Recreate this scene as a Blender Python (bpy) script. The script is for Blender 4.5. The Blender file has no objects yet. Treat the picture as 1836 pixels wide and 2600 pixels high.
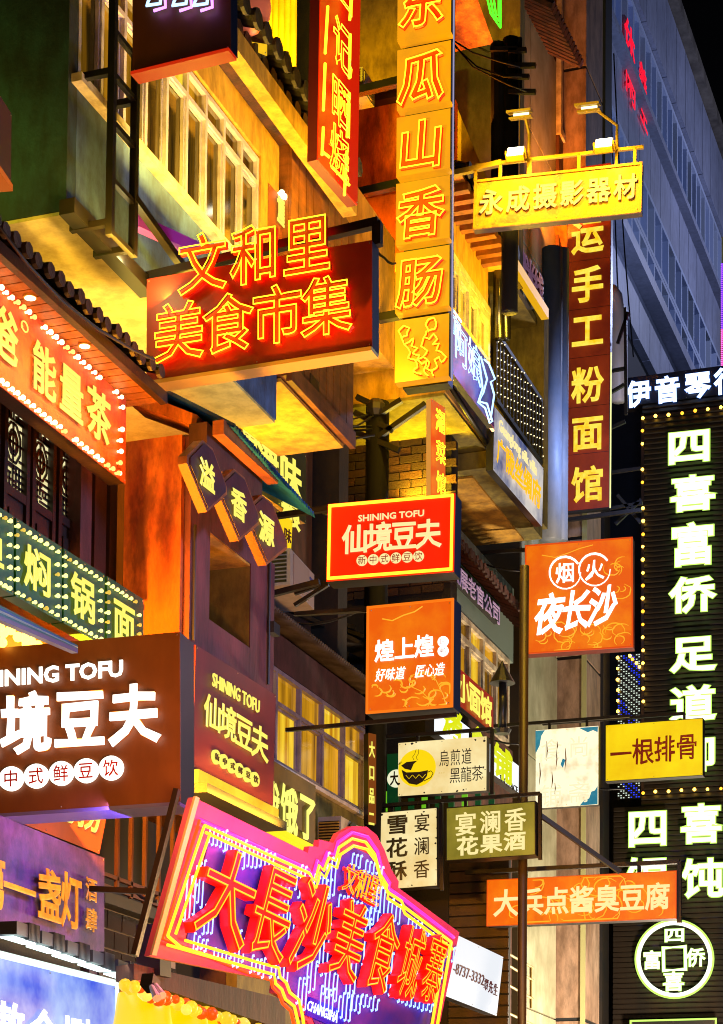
import bpy, bmesh, math, random
import numpy as np
from mathutils import Vector, Matrix, noise
random.seed(7)
sc = bpy.context.scene
COL = sc.collection

# ---------------------------------------------------------------- camera, sky, sun, exposure
# every picture coordinate below is on a 1621 x 2296 grid laid over the photograph
FPX, CX, CY = 5178/1.1326, 810.5, (1300+1573)/1.1326
YAW, PIT, ROL = 0.34546, 0.050237, 0.0094855
CAMZ = 1.6
def _basis():
    cy, sy, cp, sp = math.cos(YAW), math.sin(YAW), math.cos(PIT), math.sin(PIT)
    fwd = np.array([-sy*cp, cy*cp, sp]); right = np.array([cy, sy, 0.]); up = np.cross(right, fwd)
    cr, sr = math.cos(ROL), math.sin(ROL)
    return right*cr+up*sr, up*cr-right*sr, fwd
CR, CU, CF = _basis()
CAM = np.array([0., 0., CAMZ])
cd = bpy.data.cameras.new('camera'); cam = bpy.data.objects.new('camera', cd); COL.objects.link(cam)
cd.sensor_fit = 'VERTICAL'; cd.sensor_height = 36; cd.sensor_width = 36*1836/2600
cd.lens = 5178/2600*36; cd.shift_y = 1573/2600; cd.clip_end = 900; cd.clip_start = .1
mw = Matrix.Identity(4)
for i in range(3):
    mw[i][0], mw[i][1], mw[i][2], mw[i][3] = CR[i], CU[i], -CF[i], CAM[i]
cam.matrix_world = mw
sc.camera = cam
world = bpy.data.worlds.new('World'); sc.world = world; world.use_nodes = True
wn = world.node_tree
sky = wn.nodes.new('ShaderNodeTexSky'); sky.sky_type = 'NISHITA'; sky.sun_disc = False
sky.sun_elevation = math.radians(-4); sky.sun_rotation = math.radians(120)
wn.links.new(sky.outputs[0], wn.nodes['Background'].inputs[0])
wn.nodes['Background'].inputs[1].default_value = 0.05
moon = bpy.data.lights.new('moon', 'SUN'); moon.energy = .02; moon.color = (.7, .8, 1); moon.angle = .1
mo = bpy.data.objects.new('moon', moon); COL.objects.link(mo); mo.rotation_euler = (math.radians(50), 0, math.radians(60))
sc.view_settings.view_transform = 'Standard'; sc.view_settings.look = 'None'
sc.view_settings.exposure = 0; sc.view_settings.gamma = 1; sc.view_settings.use_curve_mapping = False
sc.cycles.max_bounces = 5; sc.cycles.diffuse_bounces = 3; sc.cycles.glossy_bounces = 2
sc.cycles.transparent_max_bounces = 6; sc.cycles.sample_clamp_indirect = 4; sc.cycles.sample_clamp_direct = 12
sc.cycles.caustics_reflective = False; sc.cycles.caustics_refractive = False
sc.cycles.use_denoising = True; sc.cycles.pixel_filter_type = 'BLACKMAN_HARRIS'; sc.cycles.filter_width = 1.05

# ---------------------------------------------------------------- picture <-> world
def ray(x, y):
    return CF*FPX + CR*(x-CX) - CU*(y-CY)
def pX(x, y, X):
    d = ray(x, y); t = (X-CAM[0])/d[0]; return CAM+d*t
def pY(x, y, Y):
    d = ray(x, y); t = (Y-CAM[1])/d[1]; return CAM+d*t
def proj(P):
    d = np.asarray(P, float)-CAM; w = d@CF
    return np.array([CX+FPX*(d@CR)/w, CY-FPX*(d@CU)/w])
def g(c, r, x, y):      # coordinates read off an enlarged tile of the photograph
    s = .3464 if c == 2 else .3377
    return ((0, 529.7, 1059.5)[c]+x*s, (0, 565.05, 1130.1, 1712.8)[r]+y*s)

# ---------------------------------------------------------------- colours and materials
def lin(h):
    if not isinstance(h, str): return tuple(h)
    h = h.lstrip('#'); o = []
    for i in (0, 2, 4):
        v = int(h[i:i+2], 16)/255
        o.append(v/12.92 if v <= .04045 else ((v+.055)/1.055)**2.4)
    return tuple(o)
MATS = {}
def mat(name, base, rough=.6, metal=0, c2=None, scale=3, emis=None, es=0, e2=None, escale=3, bump=0, bscale=30,
        stretch=None, lo=.35, hi=.65, elo=.35, ehi=.65, spec=.5, detail=5, coat=0, grime=None):
    if name in MATS: return MATS[name]
    m = bpy.data.materials.new(name); m.use_nodes = True; MATS[name] = m
    nt = m.node_tree; b = nt.nodes['Principled BSDF']
    b.inputs['Roughness'].default_value = rough; b.inputs['Metallic'].default_value = metal
    b.inputs['Specular IOR Level'].default_value = spec
    b.inputs['Coat Weight'].default_value = coat
    base = lin(base); b.inputs['Base Color'].default_value = (*base, 1)
    tc = nt.nodes.new('ShaderNodeTexCoord'); mp = nt.nodes.new('ShaderNodeMapping')
    nt.links.new(tc.outputs['Object'], mp.inputs[0])
    if stretch: mp.inputs['Scale'].default_value = stretch
    def nz(sca, det=detail, rgh=.6):
        n = nt.nodes.new('ShaderNodeTexNoise'); n.inputs['Scale'].default_value = sca
        n.inputs['Detail'].default_value = det; n.inputs['Roughness'].default_value = rgh
        nt.links.new(mp.outputs[0], n.inputs['Vector']); return n
    def ramp(fac, a, c, l, h_):
        r = nt.nodes.new('ShaderNodeValToRGB'); r.color_ramp.elements[0].position = l; r.color_ramp.elements[1].position = h_
        r.color_ramp.elements[0].color = (*lin(a), 1); r.color_ramp.elements[1].color = (*lin(c), 1)
        nt.links.new(fac, r.inputs[0]); return r
    if c2 is not None:
        r = ramp(nz(scale).outputs[0], base, c2, lo, hi); col = r.outputs[0]
        if grime is None: grime = .42 if bump else .06
        m2 = nt.nodes.new('ShaderNodeMapping'); m2.inputs['Scale'].default_value = (2.6, 2.6, 1.0); nt.links.new(tc.outputs['Object'], m2.inputs[0])
        n2 = nt.nodes.new('ShaderNodeTexNoise'); n2.inputs['Scale'].default_value = 2.2; n2.inputs['Detail'].default_value = 8; n2.inputs['Roughness'].default_value = .68
        nt.links.new(m2.outputs[0], n2.inputs['Vector'])
        g_ = 1-grime; r2 = ramp(n2.outputs[0], (g_, g_*.96, g_*.9), (1.12, 1.1, 1.06), .38, .6)
        mx = nt.nodes.new('ShaderNodeMix'); mx.data_type = 'RGBA'; mx.blend_type = 'MULTIPLY'; mx.inputs[0].default_value = 1
        nt.links.new(col, mx.inputs[6]); nt.links.new(r2.outputs[0], mx.inputs[7]); nt.links.new(mx.outputs[2], b.inputs['Base Color'])
    if emis is not None:
        b.inputs['Emission Strength'].default_value = es
        b.inputs['Emission Color'].default_value = (*lin(emis), 1)
        if e2 is not None:
            r = ramp(nz(escale).outputs[0], emis, e2, elo, ehi); nt.links.new(r.outputs[0], b.inputs['Emission Color'])
    if bump:
        bn = nt.nodes.new('ShaderNodeBump'); bn.inputs['Strength'].default_value = bump; bn.inputs['Distance'].default_value = .02
        nt.links.new(nz(bscale, 4).outputs[0], bn.inputs['Height']); nt.links.new(bn.outputs[0], b.inputs['Normal'])
    return m
def glow(name, h, s=1, h2=None, sc_=3, lo=.35, hi=.65, base='080808', rough=.4, stretch=None):
    return mat(name, base, rough, emis=h, es=s, e2=h2, escale=sc_, elo=lo, ehi=hi, stretch=stretch)

# ---------------------------------------------------------------- mesh building
WM = {}     # world matrix of every object made
def setp(o, label=None, cat=None, group=None, kind=None):
    if label: o['label'] = label
    if cat: o['category'] = cat
    if group: o['group'] = group
    if kind: o['kind'] = kind
    return o
def root(name, label, cat, M=None, group=None, kind=None):
    o = bpy.data.objects.new(name, None); COL.objects.link(o); o.empty_display_size = .2
    if M is None: M = Matrix.Identity(4)
    elif not isinstance(M, Matrix): M = Matrix.Translation(Vector([float(v) for v in M]))
    o.matrix_world = M; WM[o.name] = M.copy()
    return setp(o, label, cat, group, kind)
def link(name, me, m, parent, W=None):
    o = bpy.data.objects.new(name, me); COL.objects.link(o)
    if m is not None and len(me.materials) == 0: me.materials.append(m)
    if parent is not None:
        o.parent = parent
        if W is not None:
            o.matrix_local = WM[parent.name].inverted() @ W; WM[o.name] = W.copy()
        else: WM[o.name] = WM[parent.name].copy()
    else:
        if W is not None: o.matrix_world = W
        WM[o.name] = (W or Matrix.Identity(4)).copy()
    return o
def mesh(name, V, F, m, parent=None, frame=None, smooth=False, label=None, cat=None, group=None, kind=None):
    """V in the coordinates of frame (or world); baked into the parent's frame."""
    if len(V) == 0: return None
    A = frame if frame is not None else Matrix.Identity(4)
    if parent is not None: A = WM[parent.name].inverted() @ A
    A = np.array(A); V = np.asarray(V, float)
    V = V@A[:3, :3].T + A[:3, 3]
    me = bpy.data.meshes.new(name); me.from_pydata(V.tolist(), [], F)
    if smooth: me.polygons.foreach_set('use_smooth', [True]*len(me.polygons))
    me.update()
    return setp(link(name, me, m, parent), label, cat, group, kind)
class MB:
    def __init__(s): s.V = []; s.F = []
    def add(s, V, F):
        n = len(s.V); s.V += [tuple(map(float, v)) for v in V]; s.F += [tuple(i+n for i in f) for f in F]; return s
    def box(s, x0, x1, y0, y1, z0, z1):
        if x0 > x1: x0, x1 = x1, x0
        if y0 > y1: y0, y1 = y1, y0
        if z0 > z1: z0, z1 = z1, z0
        return s.add([(x0,y0,z0),(x1,y0,z0),(x1,y1,z0),(x0,y1,z0),(x0,y0,z1),(x1,y0,z1),(x1,y1,z1),(x0,y1,z1)],
                     [(0,3,2,1),(4,5,6,7),(0,1,5,4),(1,2,6,5),(2,3,7,6),(3,0,4,7)])
    def bar(s, a, b, w, h=None, up=(0, 0, 1)):
        h = h or w; a = np.array(a, float); b = np.array(b, float); d = b-a; L = np.linalg.norm(d)
        if L < 1e-6: return s
        d /= L; u = np.array(up, float)
        if abs(d@u) > .95: u = np.array([0, 1., 0]) if abs(d[1]) < .9 else np.array([1., 0, 0])
        r = np.cross(d, u); r /= np.linalg.norm(r); u = np.cross(r, d)
        r *= w/2; u *= h/2
        return s.add([a-r-u, a+r-u, a+r+u, a-r+u, b-r-u, b+r-u, b+r+u, b-r+u],
                     [(0,3,2,1),(4,5,6,7),(0,1,5,4),(1,2,6,5),(2,3,7,6),(3,0,4,7)])
    def tube(s, pts, r, n=6, closed=False, cap=True):
        P = [np.array(p, float) for p in pts]; Q = [P[0]]
        for p in P[1:]:
            if np.linalg.norm(p-Q[-1]) > 1e-5: Q.append(p)
        P = Q; k = len(P)
        if k < 2: return s
        V = []; ref = None
        for i in range(k):
            a = P[i-1] if (i > 0 or closed) else P[i]; b = P[(i+1) % k] if (i < k-1 or closed) else P[i]
            d = b-a; nn = np.linalg.norm(d); d = d/nn if nn > 1e-9 else np.array([0, 0, 1.])
            if ref is None:
                ref = np.array([0, 0, 1.]) if abs(d[2]) < .8 else np.array([0, 1., 0])
            x = np.cross(d, ref); nx = np.linalg.norm(x)
            if nx < 1e-4: ref = np.array([1., 0.3, 0]); x = np.cross(d, ref); nx = np.linalg.norm(x)
            x /= nx; y = np.cross(x, d); ref = y
            rr = r[i] if hasattr(r, '__len__') else r
            for j in range(n):
                t = 2*math.pi*j/n; V.append(P[i]+x*math.cos(t)*rr+y*math.sin(t)*rr)
        F = []
        for i in range(k if closed else k-1):
            i2 = (i+1) % k
            for j in range(n): F.append((i*n+j, i*n+(j+1) % n, i2*n+(j+1) % n, i2*n+j))
        if not closed and cap: F.append(tuple(range(n))[::-1]); F.append(tuple((k-1)*n+j for j in range(n)))
        return s.add(V, F)
    def prism(s, poly, y0, y1):        # poly in (x,z), extruded along y
        n = len(poly); V = [(p[0], y0, p[1]) for p in poly]+[(p[0], y1, p[1]) for p in poly]
        return s.add(V, [tuple(range(n)), tuple(range(2*n-1, n-1, -1))]+[(i, i+n, (i+1) % n+n, (i+1) % n) for i in range(n)])
    def ball(s, c, r, nu=10, nv=6, sz=1):
        V = []; F = []
        for i in range(nv+1):
            t = math.pi*i/nv
            for j in range(nu):
                a = 2*math.pi*j/nu; V.append((c[0]+r*math.sin(t)*math.cos(a), c[1]+r*math.sin(t)*math.sin(a), c[2]+r*sz*math.cos(t)))
        for i in range(nv):
            for j in range(nu): F.append((i*nu+j, i*nu+(j+1) % nu, (i+1)*nu+(j+1) % nu, (i+1)*nu+j))
        return s.add(V, F)
    def done(s, name, m, parent=None, frame=None, **k): return mesh(name, s.V, s.F, m, parent, frame, **k)

# ---------------------------------------------------------------- glyphs
GC = {}
def glyph(ch, kind, bold, ext):
    if kind == 'solid': bold *= .62
    key = (ch, kind, round(bold, 4), round(ext, 4))
    if key in GC: return GC[key]
    c = bpy.data.curves.new('t', 'FONT'); c.body = ch; c.size = 1; c.resolution_u = 2
    if kind == 'solid': c.extrude = ext; c.bevel_depth = bold; c.bevel_resolution = 0
    else: c.fill_mode = 'NONE'; c.offset = ext; c.bevel_depth = bold; c.bevel_resolution = 1
    o = bpy.data.objects.new('t', c); COL.objects.link(o)
    dg = bpy.context.evaluated_depsgraph_get(); me = bpy.data.meshes.new_from_object(o.evaluated_get(dg))
    V = np.empty(len(me.vertices)*3); me.vertices.foreach_get('co', V); V = V.reshape(-1, 3)
    F = [tuple(p.vertices) for p in me.polygons]
    bpy.data.objects.remove(o); bpy.data.curves.remove(c); bpy.data.meshes.remove(me)
    V = V[:, [0, 2, 1]]*np.array([1, -1, 1])        # x across, y depth, z up
    if len(ch) == 1 and ord(ch) > 0x2000 and len(V): V[:, 0] = np.clip(V[:, 0], -.03, 1.03); V[:, 2] = np.clip(V[:, 2], -.17, .93)
    if len(V): V[:, 0] -= .5 if len(ch) == 1 and ord(ch) > 0x2000 else (V[:, 0].max()+V[:, 0].min())/2; V[:, 2] -= .38 if ord(ch[0]) > 0x2000 else (V[:, 2].max()+V[:, 2].min())/2
    GC[key] = (V, F); return GC[key]

# ---------------------------------------------------------------- panels: a rectangle in the place, found from its picture corners
def rotm(yaw, tilt, roll):
    return Matrix.Rotation(yaw, 3, 'Z') @ Matrix.Rotation(tilt, 3, 'X') @ Matrix.Rotation(roll, 3, 'Y')
class Panel:
    """local x along the panel, y into the wall, z up; origin at bottom left of the face."""
    def __init__(s, TL, TR, BR, BL, X=None, Y=None, yaw=0, reg=(.06, .03, .03), tilt=0):
        P0 = pX(*BL, X) if X is not None else pY(*BL, Y)
        y0 = math.radians(yaw); t0 = math.radians(tilt)
        C = np.array([TL, TR, BR], float)
        sz = abs(TR[0]-TL[0])
        d = np.linalg.norm(P0-CAM)/FPX
        p = np.array([y0, t0, 0, max(.3, sz*d*(1.0 if abs(yaw) < 45 else 2.6)), (BL[1]-TL[1])*d])
        def res(p):
            R = np.array(rotm(p[0], p[1], p[2])); o = []
            for k, (a, b) in enumerate(((0, 1), (1, 1), (1, 0))):
                o += list((proj(P0+R@np.array([a*p[3], 0, b*p[4]]))-C[k])/3)
            o += [(p[0]-y0)/reg[0], (p[1]-t0)/reg[1], p[2]/reg[2]]
            return np.array(o)
        for _ in range(25):
            r0 = res(p); J = np.array([(res(p+np.eye(5)[i]*1e-4)-r0)/1e-4 for i in range(5)]).T
            A = J.T@J; dp = -np.linalg.solve(A+1e-3*np.diag(np.diag(A)+1e-9), J.T@r0)
            dp = np.clip(dp, [-.2, -.2, -.2, -1, -1], [.2, .2, .2, 1, 1])
            if (res(p+dp)**2).sum() < (r0**2).sum(): p = p+dp
            else: p = p+dp*.3
        s.w, s.h = p[3], p[4]; s.par = p
        R = rotm(p[0], p[1], p[2]); s.M = Matrix.Translation(Vector(P0)) @ R.to_4x4()
        s.Mi = np.array(s.M.inverted()); s.Mn = np.array(s.M)
        s.err = np.abs(res(p)[:6]*3).max()
    def world(s, x, y, z): return s.Mn[:3, :3]@np.array([x, y, z])+s.Mn[:3, 3]
    def loc(s, px, py, d=0):           # picture point -> local (x,z) on the plane d in front of the face
        o = s.Mi[:3, :3]@CAM+s.Mi[:3, 3]; r = s.Mi[:3, :3]@ray(px, py)
        t = (-d-o[1])/r[1]; q = o+r*t; return q[0], q[2]
    def size(s, px, py, w, h, d=0):    # picture size -> local size at that point
        x, z = s.loc(px, py, d); a = proj(s.world(x, -d, z)); b = proj(s.world(x+.01, -d, z)); c = proj(s.world(x, -d, z+.01))
        return w/abs(b[0]-a[0])*.01, h/abs(c[1]-a[1])*.01
    def text(s, st, c0, c1, w, h, m, parent, bold=.03, ext=.05, d=.03, neon=None, nb=.018, noff=.02, slant=0, warp=0, w1=None, h1=None, name='character', nd=.02, rot=0, keepword=False, thick=None):
        """characters of st centred from picture point c0 to c1, w x h picture pixels each"""
        n = 1 if keepword else len(st); out = []
        a = np.array(s.loc(*c0, d)); b = np.array(s.loc(*c1, d))
        for i, ch in enumerate([st] if keepword else st):
            t = i/(n-1) if n > 1 else .5 if keepword else 0
            if ch == ' ': continue
            if w1 is not None or n > 1:
                cc = (c0[0]+(c1[0]-c0[0])*t, c0[1]+(c1[1]-c0[1])*t)
            else: cc = c0
            if keepword: cc = ((c0[0]+c1[0])/2, (c0[1]+c1[1])/2)
            x, z = s.loc(*cc, d)
            ww, hh = s.size(*cc, w+((w1 or w)-w)*t, h+((h1 or h)-h)*t, d)
            def build(kind, bo, ex, mm, dd, par, nm):
                V, F = glyph(ch, kind, bo, ex)
                if not len(V): return None
                V = V.copy()
                if keepword:
                    V[:, 0] *= ww/(V[:, 0].max()-V[:, 0].min()); V[:, 2] *= hh/(V[:, 2].max()-V[:, 2].min())
                    V[:, 1] *= hh
                else:
                    V[:, 0] *= ww/.92; V[:, 2] *= hh/.92; V[:, 1] *= min(hh, ww)
                if abs(math.cos(s.par[0])) < .7 and thick is None: V[:, 1] *= (.005 if kind == 'solid' else .004)/max(1e-6, np.abs(V[:, 1]).max())
                elif thick and kind == 'solid': V[:, 1] *= thick/max(1e-6, np.abs(V[:, 1]).max())
                if warp:
                    for q in V:
                        nv = noise.noise_vector(Vector((q[0]/ww*3+ord(ch[0]), q[2]/hh*3, 0)))
                        q[0] += nv.x*warp*ww; q[2] += nv.y*warp*hh
                V[:, 0] += V[:, 2]*slant
                if rot:
                    cr_, sr_ = math.cos(rot), math.sin(rot); X_ = V[:, 0]*cr_-V[:, 2]*sr_; V[:, 2] = V[:, 0]*sr_+V[:, 2]*cr_; V[:, 0] = X_
                V[:, 0] += x; V[:, 2] += z; V[:, 1] -= dd
                return mesh(nm, V, F, mm, par, s.M)
            o = build('solid', bold, ext, m, d, parent, name) if m is not None else None
            if neon is not None:
                build('neon', nb, noff, neon, d+nd, o if o is not None else parent, 'neon_tube')
            out.append(o)
        return out
    def tubepx(s, pts, r, m, parent, d=.06, name='neon_tube', closed=False, n=6):
        P = []
        for q in pts:
            x, z = s.loc(q[0], q[1], d); P.append((x, -d, z))
        return MB().tube(P, r, n, closed).done(name, m, parent, s.M, smooth=True)
    def polypx(s, pts, y0, y1, m, parent, name='panel'):
        poly = [s.loc(q[0], q[1], 0) for q in pts]
        return MB().prism(poly, y0, y1).done(name, m, parent, s.M)
    def box(s, name, x0, x1, y0, y1, z0, z1, m, parent, **k):
        return MB().box(x0, x1, y0, y1, z0, z1).done(name, m, parent, s.M, **k)

BLACK = mat('black_painted_steel', '0b0b0d', .45, c2='17120f', scale=6, spec=.4)
DARK = mat('dark_grey_metal', '14151a', .5, c2='231d18', scale=5)
def sign(name, label, corners, depth=.2, face=None, side=None, X=None, Y=None, yaw=0, group=None, rim=0, rimm=None, rimd=.02, cat='sign', **k):
    p = Panel(*corners, X=X, Y=Y, yaw=yaw, **k)
    r = root(name, label, cat, p.M, group); p.root = r
    p.box('sign_box', 0, p.w, .004, depth, 0, p.h, side or BLACK, r)
    if face is not None: p.box('face', rim*.8, p.w-rim*.8, -.006, .003, rim*.8, p.h-rim*.8, face, r)
    if rim:
        b = MB(); b.box(0, p.w, -rimd, .0035, 0, rim); b.box(0, p.w, -rimd, .0035, p.h-rim, p.h)
        b.box(0, rim, -rimd, .0035, rim, p.h-rim); b.box(p.w-rim, p.w, -rimd, .0035, rim, p.h-rim)
        b.done('rim', rimm or side or BLACK, r, p.M)
    if p.w > .25 and p.h > .15:
        rv = MB(); k = .02+rim
        for a in (k, p.w/2, p.w-k):
            for c in (k, p.h-k): rv.ball((a, -.008-(rimd if 0 else 0), c), .006, 6, 4)
        rv.done('rivets', mat('steel_rivet', '9a9488', .3, metal=.5), r, p.M, kind='stuff')
    if p.err > 9: print('FIT', name, round(p.err, 1), np.round(p.par, 2))
    return p
LK = 7
def lamp(name, kind, loc, energy, color, size=.3, target=None, size_y=None, spot=None, blend=.5):
    l = bpy.data.lights.new(name, kind); l.energy = energy*LK; l.color = lin(color)
    if kind == 'AREA':
        l.size = size
        if size_y: l.shape = 'RECTANGLE'; l.size_y = size_y
    else: l.shadow_soft_size = size
    if kind == 'SPOT': l.spot_size = math.radians(spot or 90); l.spot_blend = blend
    o = bpy.data.objects.new(name, l); COL.objects.link(o); o.location = Vector([float(v) for v in loc])
    if target is not None:
        d = Vector([float(v) for v in target])-o.location; o.rotation_euler = d.to_track_quat('-Z', 'Y').to_euler()
    return o
def wallY(px, X=-7.6, py=1200): return pX(px, py, X)[1]
def Z(px, py, X): return pX(px, py, X)[2]
def wbox(name, x0, x1, y0, y1, z0, z1, m, parent=None, **k):
    return MB().box(x0, x1, y0, y1, z0, z1).done(name, m, parent, **k)
def bars(name, segs, w, m, parent, h=None):
    b = MB()
    for a, c in segs: b.bar(a, c, w, h)
    return b.done(name, m, parent)
# ================================================================ materials
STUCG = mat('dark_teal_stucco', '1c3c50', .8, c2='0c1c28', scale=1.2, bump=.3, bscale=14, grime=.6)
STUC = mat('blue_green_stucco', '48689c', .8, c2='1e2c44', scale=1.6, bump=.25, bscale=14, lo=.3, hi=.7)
CREAM = mat('cream_plaster', 'c8b878', .8, c2='ac9a60', grime=.22, scale=1.2, bump=.15, bscale=20)
YELP = mat('yellow_plaster', 'cc9c34', .8, c2='ac7c20', grime=.4, scale=1.5, bump=.2, bscale=18)
OLIVE = mat('olive_plaster', '8a7c38', .8, c2='5a4f20', scale=1.1, bump=.2, bscale=12)
ORANGEP = mat('orange_painted_wall', 'e88824', .75, c2='98400e', scale=1.6, bump=.35, bscale=7, stretch=(2, 2, .5), lo=.36, hi=.62, detail=9, grime=.6)
MAROON = mat('maroon_painted_wall', '6a3038', .7, c2='44202a', scale=1.2, bump=.2, bscale=10, stretch=(3, 3, .6), lo=.3, hi=.7)
PLUM = mat('plum_painted_wall', '4e2b30', .7, c2='382026', scale=1.6, bump=.15)
BROWNW = mat('brown_plaster', '5d3420', .75, c2='3a2018', scale=1.5, bump=.2, bscale=10, stretch=(2, 2, .7))
STONE = mat('grey_stone_panel', '80869c', .55, c2='6c7286', scale=.35, grime=.12)
STONED = mat('dark_joint', '101216', .8)
WHITEP = mat('white_cladding', 'a8a890', .5, c2='808068', scale=1.2)
BEIGE = mat('beige_pilaster_stone', 'a08574', .6, c2='826552', scale=1.5, bump=.1, stretch=(2, 2, .5))
BLUEW = mat('blue_grey_column', '5d7290', .5, c2='7f8797', scale=.7)
BRICK = mat('dark_brown_brick', '5a3215', .8, c2='33190b', scale=2.2, bump=.5, bscale=60)
BRICK2 = mat('darker_brick', '42240f', .8, c2='251208', scale=2.2, bump=.5, bscale=60)
MORTAR = mat('dark_mortar', '1a100a', .9, bump=.3)
TILE = mat('black_roof_tile', '1a1714', .55, c2='33281c', scale=6, bump=.3)
TILEB = mat('brown_roof_tile', '542a17', .6, c2='2c160c', scale=6, bump=.3)
WOOD = mat('orange_brown_wood', '8a4f1e', .55, c2='6a3a14', scale=2, stretch=(1, 1, 6), bump=.15)
WOODD = mat('dark_lacquered_wood', '2a1812', .4, c2='180f0c', scale=3, bump=.1)
PLANK = mat('amber_soffit_plank', '9a5d20', .5, c2='7a4415', scale=2, stretch=(6, 1, 1), bump=.1)
ALU = mat('aluminium_window_frame', 'd0c4d0', .35, c2='a498a8', scale=5, spec=.6)
ALUW = mat('white_window_frame', 'd0c4a8', .4, c2='8a7c6a', scale=5)
BLUECOR = mat('blue_corrugated_sheet', '1468d8', .35, c2='0c4898', scale=4, spec=.6)
CURT = mat('yellow_corrugated_cladding', 'b08a1c', .45, c2='8c6a14', scale=2)
RUBBER = mat('black_cable', '070707', .6)
PANE_A = glow('amber_lit_pane', '6a4408', 1, 'e8a41c', .9, .32, .66, base='100c06', rough=.12, stretch=(7, 7, .6))
PANE_B = glow('dim_brown_pane', '241804', 1, 'a06c10', .8, .38, .74, base='100c06', rough=.08, stretch=(7, 7, .5))
PANE_C = glow('bright_yellow_pane', 'b87408', 1, 'ffd634', .9, .34, .62, base='100c06', rough=.15, stretch=(8, 8, .5))
PANE_D = glow('dark_pane', '0d0b08', 1, '2a2210', .8, .4, .8, base='0a0a0a', rough=.08)
PANE_BL = glow('blue_glass_pane', '0c1c50', .9, '1c4ca8', .4, .35, .7, base='0c1626', rough=.12)
WARMTUBE = glow('warm_led_strip', 'ffe07a', 6)

# ================================================================ ground
wbox('ground', -200, 200, -60, 300, -.5, -.02, mat('ground_paving', '33312f', .8, c2='24221f', scale=.5), kind='structure')
wbox('road', -3, 6, -60, 300, -.018, 0, mat('asphalt', '161617', .85, c2='1f1f20', scale=2, bump=.3), kind='structure')
wbox('pavement', -14, -3.004, -60, 300, -.018, .13, mat('pavement_slabs', '55504a', .8, c2='3c3833', scale=1.5, bump=.2), kind='structure')
wbox('kerb', -3.002, -2.86, -60, 300, .0, .135, mat('kerb_stone', '6a6760', .8, c2='4b4844', scale=3), kind='structure')

# ================================================================ helpers for buildings
def windows(par, X, y0, y1, z0, z1, n, tr=.22, fm=None, pm=(PANE_A, PANE_B), fw=.05, sash=True, name='window', depth=.09):
    """strip of windows in a wall facing the street (+x)"""
    fm = fm or ALU
    fr = MB(); w = (y1-y0)/n; zt = z1-(z1-z0)*tr
    fr.box(X-depth, X, y0, y1, z0, z0+fw); fr.box(X-depth, X, y0, y1, z1-fw, z1)
    if tr: fr.box(X-depth, X-.003, y0, y1, zt-fw/2, zt+fw/2)
    for i in range(n+1):
        y = y0+w*i; e = fw/2 if 0 < i < n else fw
        ya, yb = (y, y+fw) if i == 0 else (y-fw, y) if i == n else (y-fw/2, y+fw/2)
        fr.box(X-depth, X-.002, ya, yb, z0+fw, z1-fw)
    f = fr.done(name+'_frame', fm, par)
    for i in range(n):
        ya, yb = y0+w*i+fw*.6, y0+w*(i+1)-fw*.6
        if tr: wbox('pane', X-depth*.7, X-depth*.6, ya, yb, zt+fw*.5, z1-fw, pm[(i*7+1) % len(pm)], f)
        top = (zt-fw*.5) if tr else z1-fw
        wbox('pane', X-depth*.85, X-depth*.75, ya, yb, z0+fw, top, pm[(i*5+2) % len(pm)], f)
        if sash:
            s = MB(); q = fw*.5; xs = X-depth*.7; xe = X-depth*.25-(i % 2)*.02
            s.box(xs, xe, ya, ya+q, z0+fw, top); s.box(xs, xe, yb-q, yb, z0+fw, top)
            s.box(xs, xe, ya+q, yb-q, z0+fw, z0+fw+q); s.box(xs, xe, ya+q, yb-q, top-q, top)
            s.done('sash', fm, f)
    return f
TM = {}
def tiles(par, X, y0, y1, z, pitch=.26, r=.11, L=.5, slope=.35, m=None, name='roof_tile', disc=True):
    m = m or TILE
    k = (round(r, 3), round(L, 2), slope, m.name)
    if k not in TM:
        b = MB(); n = 7; V = []; F = []
        for i, (xx, zz) in enumerate(((0, 0), (-L, L*slope))):
            for j in range(n+1):
                t = math.pi*j/n; V.append((xx, r*math.cos(t), zz+r*math.sin(t)))
        for j in range(n): F.append((j, j+1, j+n+2, j+n+1))
        b.add(V, F)
        V = [(xx, r*.86*math.cos(math.pi*j/n), zz+r*.86*math.sin(math.pi*j/n)) for xx, zz in ((0, 0), (-L, L*slope)) for j in range(n+1)]
        b.add(V, [tuple(reversed(f)) for f in F])
        if disc:
            b.tube([(0.005, 0, r*.25), (-.03, 0, r*.25)], r*.95, 8)
        me = bpy.data.meshes.new('roof_tile'); me.from_pydata(b.V, [], b.F); me.materials.append(m); TM[k] = me
    me = TM[k]; n = int((y1-y0)/pitch)
    for i in range(n):
        W = Matrix.Translation((X+random.uniform(-.012, .012), y0+pitch*(i+.5), z+random.uniform(-.008, .008))) @ Matrix.Rotation(random.uniform(-.05, .05), 4, 'X')
        link(name, me, None, par, W)
def tube_w(name, pts, r, m, parent=None, n=6, **k):
    return MB().tube(pts, r, n).done(name, m, parent, smooth=True, **k)

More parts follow.
